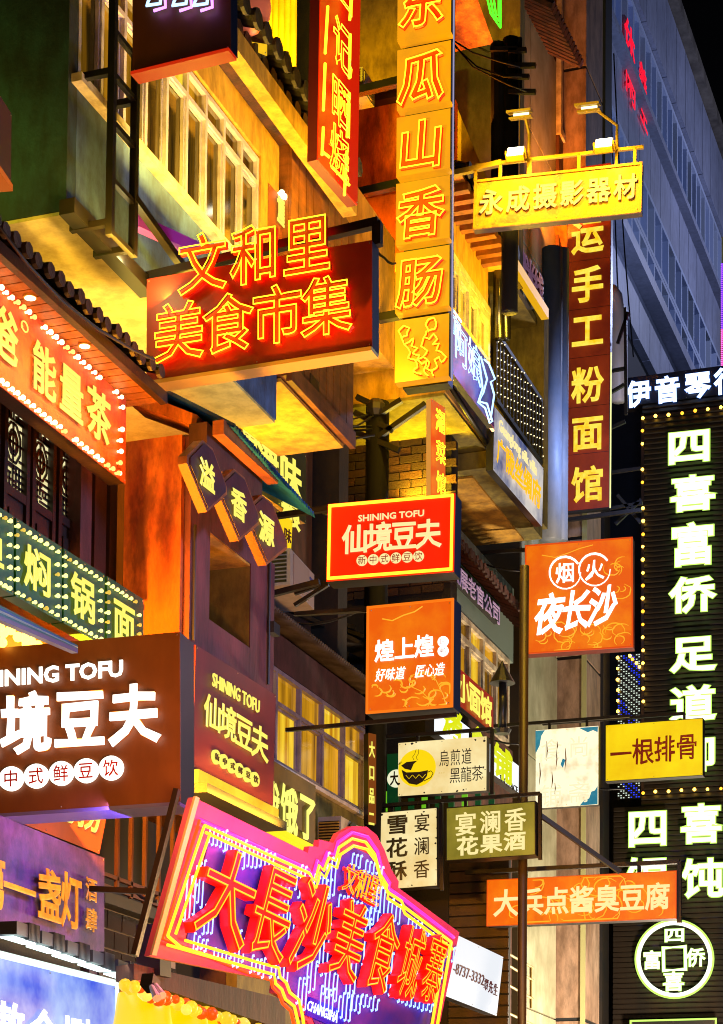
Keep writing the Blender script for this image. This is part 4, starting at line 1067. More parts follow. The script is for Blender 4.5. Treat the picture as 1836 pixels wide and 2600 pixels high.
bulbs(p, P, .03, BULBO, bs)
MB().bar(p.world(*[p.loc(1441, 930)[0], -.02, p.loc(1441, 930)[1]]), p.world(p.loc(1441, 1780)[0], -.02, p.loc(1441, 1780)[1]), .05, .02).done('channel', WOODD, bs)
x_, z_ = p.loc(1441, 937); x2_, z2_ = p.loc(1700, 903)
MB().bar(p.world(x_, -.02, z_), p.world(x2_, -.02, z2_), .05, .02).done('channel', WOODD, bs)
cs = root('green_edged_characters', 'column of white characters with green edges on the louvred screen', 'sign', p.world(0, -.1, 1))
def ge(p, st, c, w, h, par, d=.12, bold=.038, **k):
    o = p.text(st, c, (0, 0), w, h, LETG, par, bold+.03, .02, d, **k)
    o2 = p.text(st, c, (0, 0), w, h, LETGW, o[0], bold*.7, .03, d+.03, name='lit_face', **k)
for ch, cy in zip('四喜富侨足道御', (1000, 1105, 1220, 1332, 1465, 1577, 1690)):
    ge(p, ch, (1553-(8 if ch == '四' else 0), cy), 96, 76 if ch != '富' else 90, cs)
cs2 = root('green_edged_characters', 'two by two block of large white characters with green edges low on the screen', 'sign', p.world(0, -.1, 0))
for ch, cx, cy in (('四', 1452, 1856), ('喜', 1572, 1846), ('馄', 1452, 1966), ('饨', 1576, 1968)):
    ge(p, ch, (cx, cy), 88, 84, cs2)
cs3 = root('coin_emblem', 'round coin shaped emblem of green edged light with four characters', 'sign', p.world(0, -.1, -1))
def ring(c, R, r_, m, d, nm):
    P = []
    for k in range(48):
        a = k/48*2*math.pi; x, z = p.loc(c[0]+R*math.cos(a), c[1]-R*math.sin(a), d); P.append((x, -d, z))
    MB().tube(P, r_, 8, True).done(nm, m, cs3, p.M, smooth=True)
ring((1512, 2150), 83, .05, LETG, .12, 'outer_ring'); ring((1512, 2150), 81, .036, LETGW, .15, 'ring_face')
sq = [(1487, 2125), (1536, 2122), (1537, 2173), (1488, 2176)]
p.tubepx(sq, .045, LETG, cs3, .12, 'square_rim', True, 4); p.tubepx(sq, .03, LETGW, cs3, .15, 'square_face', True, 4)
for ch, cx, cy, w, h in (('四', 1512, 2096, 46, 32), ('喜', 1510, 2200, 46, 42), ('富', 1462, 2152, 40, 40), ('侨', 1560, 2146, 40, 40)):
    ge(p, ch, (cx, cy), w, h, cs3, bold=.03)
s = sign('small_outlined_sign', 'black sign with white outline at the bottom right corner', [(1412, 2286), (1607, 2283), (1607, 2345), (1412, 2350)], .1, mat('black_sign_face', '0a0d0a', .4), BLACK, Y=yLV-.3, rim=.03, rimm=LETG)
s.text('专河传业汤房', (1435, 2312), (1585, 2309), 22, 24, LETGW, s.root, .02, .01, .02)
# header
s = sign('blue_header_sign', 'dark blue header sign with glowing blue white characters at the right edge', [(1397, 852.6), (1680, 808), (1680, 880), (1400, 911)], .3, mat('dark_blue_sign_face', '0c1424', .4, c2='131c30', scale=3), BLACK, Y=yLV-.15, reg=(.3, .05, .1))
BLW = glow('blue_white_letter', 'e0f0ff', 2.2); BLE = glow('blue_edge_letter', '3a78e0', 1.6)
for ch, cx, cy in (('伊', 1431, 882), ('音', 1496, 873), ('琴', 1564, 863), ('行', 1630, 853)):
    o = s.text(ch, (cx, cy), (0, 0), 54, 56, BLE, s.root, .06, .02, .03)
    s.text(ch, (cx, cy), (0, 0), 54, 56, BLW, o[0], .04, .03, .045, name='lit_face')
# led diamond screen strip between pilaster and louvres
r = root('led_strip_screen', 'narrow blue and white dotted led screen with bulbs left of the louvred screen', 'screen', pY(1385, 1800, yLV-.1))
pl = Panel((1384, 1468), (1436, 1466), (1436, 1790), (1384, 1792), Y=yLV-.1, reg=(.02, .01, .01))
pl.box('screen_face', 0, pl.w, 0, .05, 0, pl.h, mat('led_screen_black', '05060a', .3), r)
for ci, cm in enumerate((glow('dim_white_led', 'e0f0e0', 1.0), glow('dim_blue_led', '2040ff', 1.3))):
    b = MB(); nx, nz_ = 9, 64
    for i in range(nx):
        for j in range(nz_):
            if (j+i) % 3 == 0: continue
            isb = abs(((j*.5+i) % 14)-7) < 2.2
            if isb == bool(ci):
                x = pl.w*(i+.5)/nx; z = pl.h*(j+.5)/nz_; b.box(x-.012, x+.012, -.01, -.002, z-.008, z+.008)
    b.done('led_dots', cm, r, pl.M, kind='stuff')
bulbs(pl, [(1385, 1475+i*24) for i in range(6)]+[(1412+i*7, 1470+i*8) for i in range(4)], .028, BULBO, r)
# purple dotted screen at the right edge
r = root('purple_led_screen', 'strip of purple dotted led screen cut by the right edge of the photo', 'screen', pY(1612, 850, yLV+1))
pl = Panel((1615, 590), (1660, 585), (1660, 850), (1616, 852), Y=yLV+1, reg=(.02, .01, .01))
pl.box('screen_face', 0, pl.w, 0, .05, 0, pl.h, mat('led_screen_black', '05060a', .3), r)
for ci, cm in enumerate((glow('violet_led', '8040ff', 3), glow('pink_led', 'ff60c0', 2.5))):
    b = MB()
    for i in range(12):
        for j in range(60):
            if (j < 26) == bool(ci): x = pl.w*(i+.5)/12; z = pl.h*(j+.5)/60; b.box(x-.012, x+.012, -.01, -.002, z-.01, z+.01)
    b.done('led_dots', cm, r, pl.M, kind='stuff')

# ---- 18 large tofu sign lower left
y18 = 13.2
s = sign('large_tofu_sign', 'large brown hanging sign with glowing white characters at the lower left', [(-120, 1458), (405, 1422), (403.6, 1792), (-120, 1832)], .3, mat('brown_composite_panel', '6a3c14', .45, c2='5c3210', scale=1.3), NAVY, Y=y18)
s.text('SHINING TOFU', (-62, 1527), (274, 1497), 336, 38, LETW, s.root, .05, .03, .04, keepword=True, name='lettering')
s.text('仙境豆夫', (-62, 1632), (300, 1600), 106, 126, LETW, s.root, .045, .03, .05, warp=.03)
for i, ch in enumerate('新中式鲜豆饮'):
    c_ = (-38+i*57, 1748-i*4.4-(0)); c_ = (-32+i*56, 1751-i*6)
    x, z = s.loc(*c_, .04); rr = s.size(*c_, 54, 54)
    dk = MB().prism([(x+rr[0]/2*math.cos(t/24*2*math.pi), z+rr[1]/2*math.sin(t/24*2*math.pi)) for t in range(24)], -.04, -.01).done('disc', LETW, s.root, s.M)
    s.text(ch, c_, (0, 0), 32, 36, mat('red_print_bold', 'a81804', .5), dk, .02, .004, .046)
s.box('bottom_trim', 0, s.w, -.02, .28, -.03, -.003, mat('violet_metal_trim', '8a80c0', .3, metal=.6), s.root)
BKL = glow('amber_back_glow', 'ff9018', 3)
for st, a, b2, w, h in (('仙境豆夫', (-62, 1632), (300, 1600), 106, 126),):
    s.text(st, a, b2, w, h, None, s.root, d=.02, neon=BKL, nb=.012, noff=.02, nd=.0)

# ---- 19 narrow tofu sign
s = sign('side_tofu_sign', 'maroon wall sign with yellow SHINING TOFU lettering facing the street', [(441, 1448), (614, 1556), (614, 1815), (430, 1722)], .12, mat('maroon_sign_panel', '56202a', .4, c2='461a22', scale=1.3), mat('red_side_panel', '8a1420', .4), X=XP+.25, yaw=90)
s.text('SHINING TOFU', (478, 1524), (583, 1585), 105, 30, LETY, s.root, .01, .02, .03, keepword=True, name='lettering')
s.text('仙境豆夫', (477, 1598), (583, 1665), 36, 72, LETY, s.root, .03, .02, .03, warp=.02)
for i, ch in enumerate('新中式鲜豆饮'):
    c_ = (487+i*17.4, 1697+i*10.0); x, z = s.loc(*c_, .03); rr = s.size(*c_, 17, 32)
    dk = MB().prism([(x+rr[0]/2*math.cos(t/16*2*math.pi), z+rr[1]/2*math.sin(t/16*2*math.pi)) for t in range(16)], -.03, -.008).done('disc', LETY, s.root, s.M)
    s.text(ch, c_, (0, 0), 9, 15, INK, dk, .0, .004, .036)
s.box('led_gutter', 0, s.w, -.06, .1, -.12, -.01, glow('yellow_led_gutter', 'ffa810', 1.1, 'ffd830', 2), s.root)
s.box('dark_gutter', 0, s.w, -.14, .1, -.2, -.125, NAVY, s.root)
lamp('gutter_glow', 'AREA', s.world(s.w/2, -.25, -.15), 6, 'ffb030', s.w, s.world(s.w/2, .1, .3), .1)

# ---- 20-22 lower left boards
PUR = mat('purple_painted_board', '2c2060', .5, c2='70407c', scale=2.2, detail=8, stretch=(1, 1, 1.5), lo=.35, hi=.6, bump=.15)
XQ = -7.6
s = sign('bar_board', 'purple painted bar board with gilded carved characters', [(-70, 1802), (233, 1922), (232, 2157), (-70, 2062)], .1, PUR, DARK, X=XQ, yaw=90)
s.text('一', (45, 1994), (0, 0), 66, 70, GOLD, s.root, .07, .05, .06)
s.text('盏', (112, 2008), (0, 0), 50, 112, GOLD, s.root, .04, .05, .06)
s.text('灯', (160, 2020), (0, 0), 44, 118, GOLD, s.root, .04, .05, .06)
s.text('酒肆', (205, 1994), (205, 2062), 24, 50, GOLD, s.root, .04, .03, .04)
s.text('第', (-18, 1975), (0, 0), 56, 120, GOLD, s.root, .055, .05, .06)
lamp('bar_board_wash', 'AREA', s.world(s.w*.35, -.9, s.h*.9), 2.4, 'b080ff', .8, s.world(s.w*.4, 0, s.h*.5), .3)
s = sign('orange_grill_board', 'orange board with the lower ends of yellow characters under the large tofu sign', [(20, 1700), (233, 1790), (233, 1920), (-30, 1815)], .08, mat('orange_board', 'b04a0c', .5, c2='7c380c', scale=1.5, stretch=(1, 1, .5), emis='a83a04', es=.35), DARK, X=XQ-.16, yaw=90)
s.text('烤捞', (152, 1800), (205, 1822), 46, 76, LETY, s.root, .04, .02, .03)
s = sign('blue_lightbox', 'bright blue lightbox with white characters at the bottom left', [(-70, 2113), (262, 2201), (262, 2420), (-70, 2380)], .25, glow('blue_lamp_patch_face', '2050e8', 1.0, 'a8c4ff', 1.2, .4, .65), mat('white_box_side', 'c8d0d0', .4), X=-7.2, yaw=90, rim=.05, rimm=glow('white_lit_rim', 'e8fff4', 1.2))  # pale patches put into the emission stand in for lamp light
s.text('敖', (22, 2300), (0, 0), 62, 100, LETW, s.root, .05, .02, .03)
s.text('合', (98, 2316), (0, 0), 60, 100, LETW, s.root, .05, .02, .03)
s.text('捌', (172, 2334), (0, 0), 60, 100, LETW, s.root, .05, .02, .03)
s.text('区', (240, 2350), (0, 0), 50, 90, LETW, s.root, .05, .02, .03)
BLs = s
for k in range(5):
    a, c_ = g(0, 3, -150+k*175, 1095+k*62), g(0, 3, 5+k*172, 1142+k*62)
    x0, z0 = s.loc(*a); x1, z1_ = s.loc(*c_)
    fb = root('linear_floodlight', ['leftmost grey bar floodlight cut by the photo edge', 'second grey bar floodlight under the purple board', 'third grey bar floodlight under the purple board', 'fourth grey bar floodlight below the tiled wall', 'hidden bar floodlight'][k] if k < 4 else 'last grey bar floodlight below the tiled wall', 'floodlight', s.world(x0, -.15, z0), 'bar floodlights above the blue lightbox')
    MB().bar(s.world(x0, -.22, z0), s.world(x1, -.22, z1_), .15, .09).done('housing', mat('grey_lamp_housing', '303038', .5, metal=.3), fb)
    xm, zm = (x0+x1)/2, (z0+z1_)/2
    for q in range(9):
        t = q/9; MB().bar(s.world(xm+(x1-xm)*t, -.22, zm+(z1_-zm)*t), s.world(xm+(x1-xm)*(t+.06), -.22, zm+(z1_-zm)*(t+.06)), .17, .12).done('cooling_fin', mat('dark_fin', '2c2a30', .4, metal=.3), fb)
    MB().bar(s.world(x0, -.22, z0-.062), s.world(x1, -.22, z1_-.062), .1, .012).done('lens', glow('cool_lens', 'e0fff8', 3), fb)
    if k == 4: break
lamp('blue_box_wash', 'AREA', s.world(s.w*.5, -.5, s.h+.02), 1.2, 'e8fff8', s.w*.9, s.world(s.w*.5, 0, s.h*.6), .1)

# ---- 24 tilted neon sign
S24 = Panel((433, 1785), (1030, 2092), (967, 2420), (335, 2141), X=-6.2, yaw=90, reg=(.1, .5, .12), tilt=15)
print('S24', np.round(S24.par, 3), S24.err)
s = S24; s.root = root('tilted_neon_sign', 'huge tilted pink neon sign with red three dimensional characters and stepped outline', 'sign', s.M)
outline = [(433, 1787), (690, 1912), (694, 1897), (714, 1898), (716, 1882), (748, 1890), (760, 1868), (790, 1852), (822, 1853), (845, 1872), (862, 1905), (877, 1948), (894, 1976), (893, 1990), (1030, 2090), (985, 2300), (965, 2420), (720, 2360), (690, 2290), (670, 2278), (668, 2258), (640, 2240), (615, 2225), (618, 2200), (335, 2143)]
PINKF = mat('pink_painted_panel', 'd0506c', .4, c2='a83a68', scale=1.5)
s.polypx(outline, .0, .06, PINKF, s.root, 'panel')
inner = [(470, 1868), (640, 1950), (705, 1968), (740, 1930), (790, 1900), (830, 1918), (862, 1985), (895, 2010), (1005, 2122), (960, 2330), (720, 2330), (690, 2265), (640, 2205), (415, 2110)]
s.polypx(inner, -.012, -.002, mat('blue_painted_backing', '1428b0', .4, c2='5038a8', scale=2), s.root, 'inner_panel')
NO = glow('orange_yellow_neon', 'ffa018', 3.2)
for off, dd in ((0, .06), (1, .06)):
    q = [(455, 1848), (700, 1962)] if off == 0 else [(468, 1870), (700, 1984)]
    L1 = [(458, 1850), (540, 1888), (693, 1957), (706, 1975), (716, 1940), (726, 1952), (738, 1922), (752, 1930), (760, 1900), (790, 1880), (820, 1888), (840, 1915), (852, 1960), (868, 1985), (866, 1998), (900, 2020), (905, 2032), (1012, 2112)]
    L2 = [(405, 2123), (560, 2170), (615, 2185), (618, 2205), (632, 2218), (640, 2240), (660, 2256), (668, 2290), (675, 2340)]
    if off: L1 = [(a+3, b2+16) for a, b2 in L1]; L2 = [(a+10, b2-15) for a, b2 in L2]
    s.tubepx(L1, .012, NO, s.root, dd); s.tubepx(L2, .012, NO, s.root, dd)
    s.tubepx([(458+off*14, 1852+off*14), (376+off*18, 2098+off*(-4))], .012, NO, s.root, dd)
    s.tubepx([(1012-off*12, 2112), (975-off*12, 2330)], .012, NO, s.root, dd)
s.tubepx([(376, 2098), (405, 2123)], .012, NO, s.root, .06); s.tubepx([(375, 2118), (560, 2170)], .012, NO, s.root, .06)
RED3 = mat('scarlet_letter_body', 'e81c04', .4, emis='d01000', es=.28)
NEON3 = glow('yellow_letter_neon', 'ff9010', 3)
cps = [('大', 500, 2010, 110, 196), ('長', 602, 2045, 78, 196), ('沙', 690, 2080, 72, 196), ('美', 773, 2108, 60, 165), ('食', 848, 2135, 54, 165), ('城', 910, 2158, 41, 152), ('寨', 962, 2172, 38, 146)]
for ch, cx, cy, w, h in cps:
    s.text(ch, (cx, cy), (0, 0), w, h, RED3, s.root, .03, .07, .1, NEON3, .009, -.002, nd=.065, thick=.06)
s.text('文和里', (778, 1970), (832, 1996), 26, 62, RED3, s.root, .04, .04, .08, NEONO, .014, .0, nd=.045)
# blue white squiggles
rr = random.Random(12); WN = MB(); nsq = 0
BWN = glow('blue_white_squiggle_neon', '88a8ff', 2.8)
spots = [(480, 1872, 22), (520, 1892, 18), (560, 1915, 30), (596, 1925, 26), (640, 1957, 20), (676, 1972, 34), (715, 1980, 20), (745, 1960, 48), (800, 1925, 16), (830, 1940, 14), (770, 2020, 20), (800, 2032, 20), (830, 2050, 20), (846, 2010, 40), (880, 2040, 30), (925, 2075, 20), (960, 2100, 14), (1000, 2130, 16),
         (450, 1975, 50), (430, 2010, 50), (470, 2060, 40), (445, 2110, 18), (490, 2135, 12), (530, 2120, 40), (575, 2160, 22), (620, 2165, 28), (700, 2180, 40), (740, 2200, 40), (790, 2180, 50), (680, 2220, 36), (730, 2235, 30), (770, 2250, 30), (800, 2245, 20), (660, 2090, 70), (730, 2120, 60), (830, 2110, 60), (880, 2180, 50), (935, 2200, 40), (985, 2160, 40), (905, 2235, 14), (950, 2250, 12), (640, 2020, 50), (820, 2240, 16)]
for cx, cy, L in spots:
    n_ = rr.choice((3, 4, 4, 5)) if L < 45 else 3
    for k in range(n_):
        x0 = cx+k*9-9; l_ = L*rr.uniform(.6, 1.1); y0_ = cy-l_+k*3
        P = [(x0+4, y0_+5), (x0+3, y0_), (x0+1, y0_+1), (x0-l_*.06, y0_+l_), (x0-l_*.12, y0_+l_*2), (x0-l_*.12-3, y0_+l_*2+2), (x0-l_*.12-4, y0_+l_*2-3)]
        Q_ = [s.loc(a, b2, .05) for a, b2 in P]; WN.tube([(a, -.05, b2) for a, b2 in Q_], .0055, 5); nsq += 1
WN.done('squiggle_tubes', BWN, s.root, s.M, kind='stuff')
s.polypx([(688, 2235), (765, 2268), (760, 2310), (680, 2276)], -.04, -.013, mat('royal_blue_plate', '0a18b0', .4, emis='0010a0', es=.5), s.root, 'name_plate')
s.text('CHANGSHA', (694, 2252), (754, 2284), 68, 22, glow('white_plate_letter', 'e8e8ff', 1.5), s.root, .02, .01, .05, keepword=True, name='lettering')
# visible thick left edge
s.polypx([(433, 1785), (442, 1790), (345, 2143), (335, 2141)], -.03, -.002, mat('cream_edge_board', 'c8a878', .5), s.root, 'edge_board')
lamp('pink_sign_wash', 'AREA', s.world(s.w*.45, -1.0, s.h*.05), 9, 'ff3060', 1.8, s.world(s.w*.45, 0, s.h*.5), .3)
lamp('pink_sign_wash_top', 'AREA', s.world(s.w*.25, -.8, s.h*1.02), 6, 'ff3090', 1.2, s.world(s.w*.25, 0, s.h*.6), .3)
r = root('timber_prop', 'rusty brown timber prop behind the left edge of the tilted neon sign', 'prop', s.world(-.1, .2, 0))
MB().bar(s.world(-.05, .1, s.h*1.02), s.world(-.05, .1, -.02), .04, .05).done('post', WOODD, r)
MB().bar(s.world(-.05, .12, s.h*.38), s.world(-.28, .5, s.h*.34), .04).done('brace', WOODD, r)

# ---- 25 phone number banner
s = sign('phone_number_lightbox', 'white lightbox with a phone number and surname in dark red', [(1029.5, 2096), (1118.4, 2141), (1122, 2281), (997, 2232)], .15, glow('white_lightbox_face', 'eef2f8', 1.0), DARK, X=-6.6, yaw=90)
s.text('-8737-3332', (1022, 2165), (1082, 2203), 68, 24, mat('dark_red_ink', '4a1018', .5), s.root, .0, .004, .01, keepword=True, name='lettering')
s.text('覃先生', (1090, 2207), (1111, 2219), 9, 26, mat('dark_red_ink', '4a1018', .5), s.root, .01, .004, .01)

# ---- 26 diamonds
PLQ = mat('purple_brown_plaque', '4e1c16', .5, c2='2c1428', scale=3, bump=.1)
for ch, c0, R in (('溢', (465, 1066), (44, 82)), ('香', (536, 1131), (46, 82)), ('源', (598, 1187), (46, 80))):
    pp = Panel((c0[0]-30, c0[1]-60), (c0[0]+30, c0[1]-14), (c0[0]+30, c0[1]+66), (c0[0]-30, c0[1]+20), X=XP+.4, yaw=90)
    r = root('diamond_plaque', 'diamond shaped wooden plaque with yellow character %s' % {'溢': 'for overflow, nearest the orange pillar', '香': 'for fragrance, middle of the three', '源': 'for source, rightmost by the air conditioner'}[ch], 'plaque', pp.M, 'diamond plaques on the maroon corner building')
    x, z = pp.loc(*c0); hw = abs(pp.loc(c0[0]+R[0], c0[1]+R[0]*.86)[0]-x); hz = pp.size(*c0, 1, R[1])[1]
    cc = .35
    pts = [(x-hw, z+hz*.1), (x-hw*.25, z+hz*.86), (x+hw*.25, z+hz*.86), (x+hw, z+hz*.1), (x+hw, z-hz*.1), (x, z-hz), (x-hw, z-hz*.1)]
    MB().prism(pts, .0, .08).done('plaque_board', WOOD, r, pp.M)
    MB().prism([(x+(a-x)*.88, z+(b2-z)*.9) for a, b2 in pts], -.01, -.001).done('plaque_face', PLQ, r, pp.M)
    pp.text(ch, c0, (0, 0), 32, 62, LETY, r, .045, .02, .03)

# ---- 27 green board under the yellow soffit
GRN = mat('dark_green_gilt_board', '2c3412', .5, c2='1c2410', scale=3)
s = sign('seafood_board', 'dark green board with yellow characters under the yellow soffit', [(560, 930), (685, 1018), (686, 1175), (560, 1090)], .08, GRN, YELP, X=-8.2, yaw=90)
s.text('海味', (600, 1020), (652, 1070), 46, 88, LETY, s.root, .05, .02, .03)
s.text('南', (560, 968), (0, 0), 34, 60, LETY, s.root, .05, .02, .03)
s.text('粮', (652, 1150), (0, 0), 40, 60, LETY, s.root, .05, .02, .03)
s = sign('small_yellow_sign', 'small yellow lit sign with brown print behind the air conditioner', [(690-60, 1150), (655, 1165), (655, 1245), (618, 1230)], .06, glow('yellow_panel', 'ffd818', 1.0), YELP, X=-7.6, yaw=90)
s.text('味', (645, 1200), (0, 0), 16, 30, mat('brown_ink', '5a2c08', .6), s.root, .03, .005, .01)

# ---- 28 company sign
s = sign('company_board', 'dark green company board with pale lilac characters under a tiled eave', [(1012, 1245), (1120, 1355), (1120, 1400), (1012, 1290)], .08, mat('dark_green_board', '0c2a1c', .4), DARK, X=-7.75, yaw=90)
s.text('蒸展老官公司', (1022, 1282), (1113, 1374), 17, 42, mat('lilac_letter', 'b09ab8', .4, emis='806890', es=.5), s.root, .03, .02, .03)
# ---- building H with windows behind it
XH = -7.9
yH0, yH1 = wallY(985, XH, 1400), wallY(1150, XH, 1600)
H_ = root('yellow_window_building', 'narrow building front with white framed yellow windows behind the orange signs', 'building', (XH, yH0, 0))
zhw, zhs = Z(1100, 1440, XH), Z(1100, 1640, XH)
wbox('wall', -12, XH-.12, yH0, yH1, 3, Z(1160, 1330, XH), YELP, H_)
wbox('wall', XH-.115, XH, yH0, yH1, zhw+.02, Z(1160, 1330, XH), mat('pale_green_wall', '6a7a70', .7), H_)
wbox('wall', XH-.115, XH, yH0, yH1, 3, zhs-.02, BROWNW, H_)
windows(H_, XH+.02, yH0, yH1-.25, zhs, zhw, 5, .26, ALUW, (PANE_C, PANE_A, PANE_B), .08)
tiles(H_, XH+.5, yH0-1, yH1+.2, Z(1167, 1365, XH+.5), .16, .07, .8, .45, TILEB)
# ---- 29 red menu board, 30 white lit board
s = sign('red_menu_board', 'red shop board with jagged yellow brush characters', [(1022, 1490), (1105, 1568), (1105, 1640), (1022, 1575)], .08, glow('deep_red_face', 'a01408', .9), DARK, X=-7.6, yaw=90)
s.text('小面馆', (1040, 1545), (1090, 1590), 24, 60, LETY, s.root, .05, .02, .03, warp=.08)
s = sign('white_lit_board', 'dazzling white lit shop board with yellow characters beside the cup lightbox', [(974, 1580), (1165, 1712), (1165, 1786), (974, 1640)], .12, glow('dazzling_white_face', 'f4faff', 1.15), DARK, X=-7.45, yaw=90)
YGR = glow('acid_yellow_letter', 'e0e800', 1.0)
s.text('烤食铺', (1015, 1622), (1128, 1712), 40, 70, YGR, s.root, .06, .02, .03)
s.text('SIX PLACE', (1122, 1745), (1160, 1770), 40, 14, INK, s.root, .01, .004, .01, keepword=True, name='lettering')
# ---- 31 neon script board
s = sign('neon_script_board', 'purple board with pale blue neon script and a neon figure', [(1010, 699), (1107, 828), (1106, 960), (1014, 837)], .08, mat('magenta_board', '7a1a78', .4, c2='50409a', scale=1.5), DARK, X=XD+.35, yaw=90)
s.text('阿娘', (1030, 775), (1060, 812), 28, 84, None, s.root, d=.05, neon=NEONW, nb=.008, noff=.0)
s.text('面', (1020, 730), (0, 0), 22, 60, None, s.root, d=.05, neon=NEONW, nb=.008, noff=.0)
s.tubepx([(1078, 800), (1092, 850), (1084, 880), (1075, 900), (1092, 905), (1104, 945), (1098, 948), (1088, 915), (1072, 902), (1082, 870), (1075, 815)], .012, NEONW, s.root, .06)
s.tubepx([(1086, 806), (1096, 815), (1110, 850), (1100, 856), (1108, 885), (1100, 940)], .012, NEONW, s.root, .06)
lamp('neon_script_glow', 'POINT', s.world(s.w*.5, -.35, s.h*.5), 1.2, '8090ff', .15)
tube_w('pipe', [pX(1007, 862, XD+.1), pX(1108, 1022, XD+.1)], .035, BLACK, label='black pipe along the bottom edge of the bay under the neon script board', cat='pipe')
tube_w('led_tube', [pX(1012, 845, XD+.3), pX(1105, 965, XD+.3)], .02, glow('pinkish_led', 'ffb878', 3), label='thin glowing tube right under the purple neon script board', cat='light')
# ---- 32 silk villa
s = sign('silk_villa_board', 'blue and white lit board with cream English lettering above yellow characters', [(1112, 914), (1216, 1050), (1216, 1180), (1106, 1053)], .1, glow('blue_white_print', '4a5890', .8, 'e8e0d8', 1.0, .4, .6), DARK, X=XD+.2, yaw=90)
s.text('Guanglong silk villa', (1120, 960), (1205, 1056), 84, 34, glow('cream_print', 'ffe8a0', 1.1), s.root, .02, .01, .02, keepword=True, name='lettering')
s.text('广陇丝绸府', (1124, 1015), (1203, 1105), 18, 56, glow('orange_yellow_letter', 'ffb818', 1.2), s.root, .05, .02, .03)
# ---- 33 orange vertical on pole
s = sign('orange_strip_sign', 'narrow orange vertical sign with yellow neon behind the utility pole', [(966, 884), (998, 925), (998, 1130), (966, 1125)], .06, glow('orange_strip_face', 'ff4a10', .9, 'e87830', 2), glow('pale_orange_side', 'f0a040', .8), X=-6.9, yaw=80)
s.text('湘菜馆', (984, 945), (986, 1085), 20, 48, None, s.root, d=.04, neon=NEONY, nb=.01, noff=.005)
# ---- 34 hungry sign
s = sign('hungry_board', 'ochre board with pale yellow outlined characters beside the side tofu sign', [(560, 1670), (708, 1768), (704, 1893), (560, 1825)], .08, mat('ochre_board', '6c5418', .6, c2='4a3a12', scale=2), DARK, X=-7.55, yaw=90)
s.text('我饿了', (608, 1800), (690, 1832), 36, 100, glow('pale_yellow_letter_lit', 'f4f070', 1.2), s.root, .04, .02, .03)
s.box('led_gutter', 0, s.w, -.05, .05, -.07, -.01, glow('yellow_gutter', 'ffe010', 1.2), s.root)
# ---- 35 top left sign
y35 = wallY(262, -7.0, 100)
s = sign('brown_hanging_sign', 'brown hanging sign at the top left showing the feet of blue and pink neon characters', [(297, -180), (517, -235), (517, 108), (298, 165)], .12, mat('brown_sign_face', '5c2a0c', .5, c2='4a200a', scale=1.2), NAVY, Y=y35)
for k, x0 in enumerate((325, 383, 430)):
    s.tubepx([(x0+30, -40), (x0+10, -4), (x0+4, 12), (x0+34, 8), (x0+40, -40)], .014, NEONW, s.root, .06)
    s.tubepx([(x0+44, -30), (x0+46, 16), (x0+20, 24)], .012, glow('pink_neon', 'e080ff', 3), s.root, .05)
s.box('red_trim', 0, s.w, -.04, .1, -.03, -.004, glow('red_trim', 'd02808', .9), s.root)
# steel truss
tr = root('steel_truss', 'black painted steel truss standing off the blue green wall', 'truss', pX(250, 590, -6.9))
def P_(px, py, X): return pX(px, py, X)
XT = -6.85
yT1 = ya+.12; XT = pY(250, 300, yT1)[0]; yT2 = wallY(302, XT, 300)
def V_(y, pyref, pxref): return pY(pxref, pyref, y)
t1a, t1b = np.array([XT, yT1, Z(255, -60, XT)]), np.array([XT, yT1, Z(240, 522, XT)])
t2a, t2b = np.array([XT, yT2, Z(302, 110, XT)]), np.array([XT, yT2, Z(298, 575, XT)])
for a, c_ in ((t1a, t1b), (t2a, t2b)): MB().bar(a, c_, .055).done('upright', BLACK, tr)
for py in (60, 160, 270, 400, 520):
    z_ = Z(248, py, XT); MB().bar((XT, yT1, z_), (XT, yT2, z_), .04).done('rung', BLACK, tr)
for py in (155, 500):
    z_ = Z(248, py, XT); MB().bar((XT, yT1, z_), (XA-.02, yT1, z_), .05).done('arm', BLACK, tr); MB().bar((XT, yT2, z_-.02), (XA-.02, yT2, z_-.02), .05).done('arm', BLACK, tr)
MB().bar((XT, yT2, Z(300, 445, XT)), (XT+.1, yT2+2.2, Z(300, 445, XT)-.45), .06).done('stay', BLACK, tr)
sp_ = root('painted_beam', 'purple and yellow painted beam running along the blue green wall', 'beam', pX(305, 500, -7.2))
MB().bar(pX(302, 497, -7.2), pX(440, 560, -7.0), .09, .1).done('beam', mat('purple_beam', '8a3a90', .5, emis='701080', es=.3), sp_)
# bracket row under bay corner
kb = root('corner_bracket', 'dark box bracket under the corner of the blue green bay', 'bracket', pX(150, 465, XA+.05))
MB().bar(pX(150, 462, XA+.08), pX(330, 650, XA+.08), .13, .12).done('box_rail', BLACK, kb)
lamp('bay_underlight', 'AREA', (XA+.35, (ya+yb)/2-1.2, zb-.25), 14, 'ffc83c', 3.0, (XA-.1, (ya+yb)/2-1.2, zb+.5), .08)

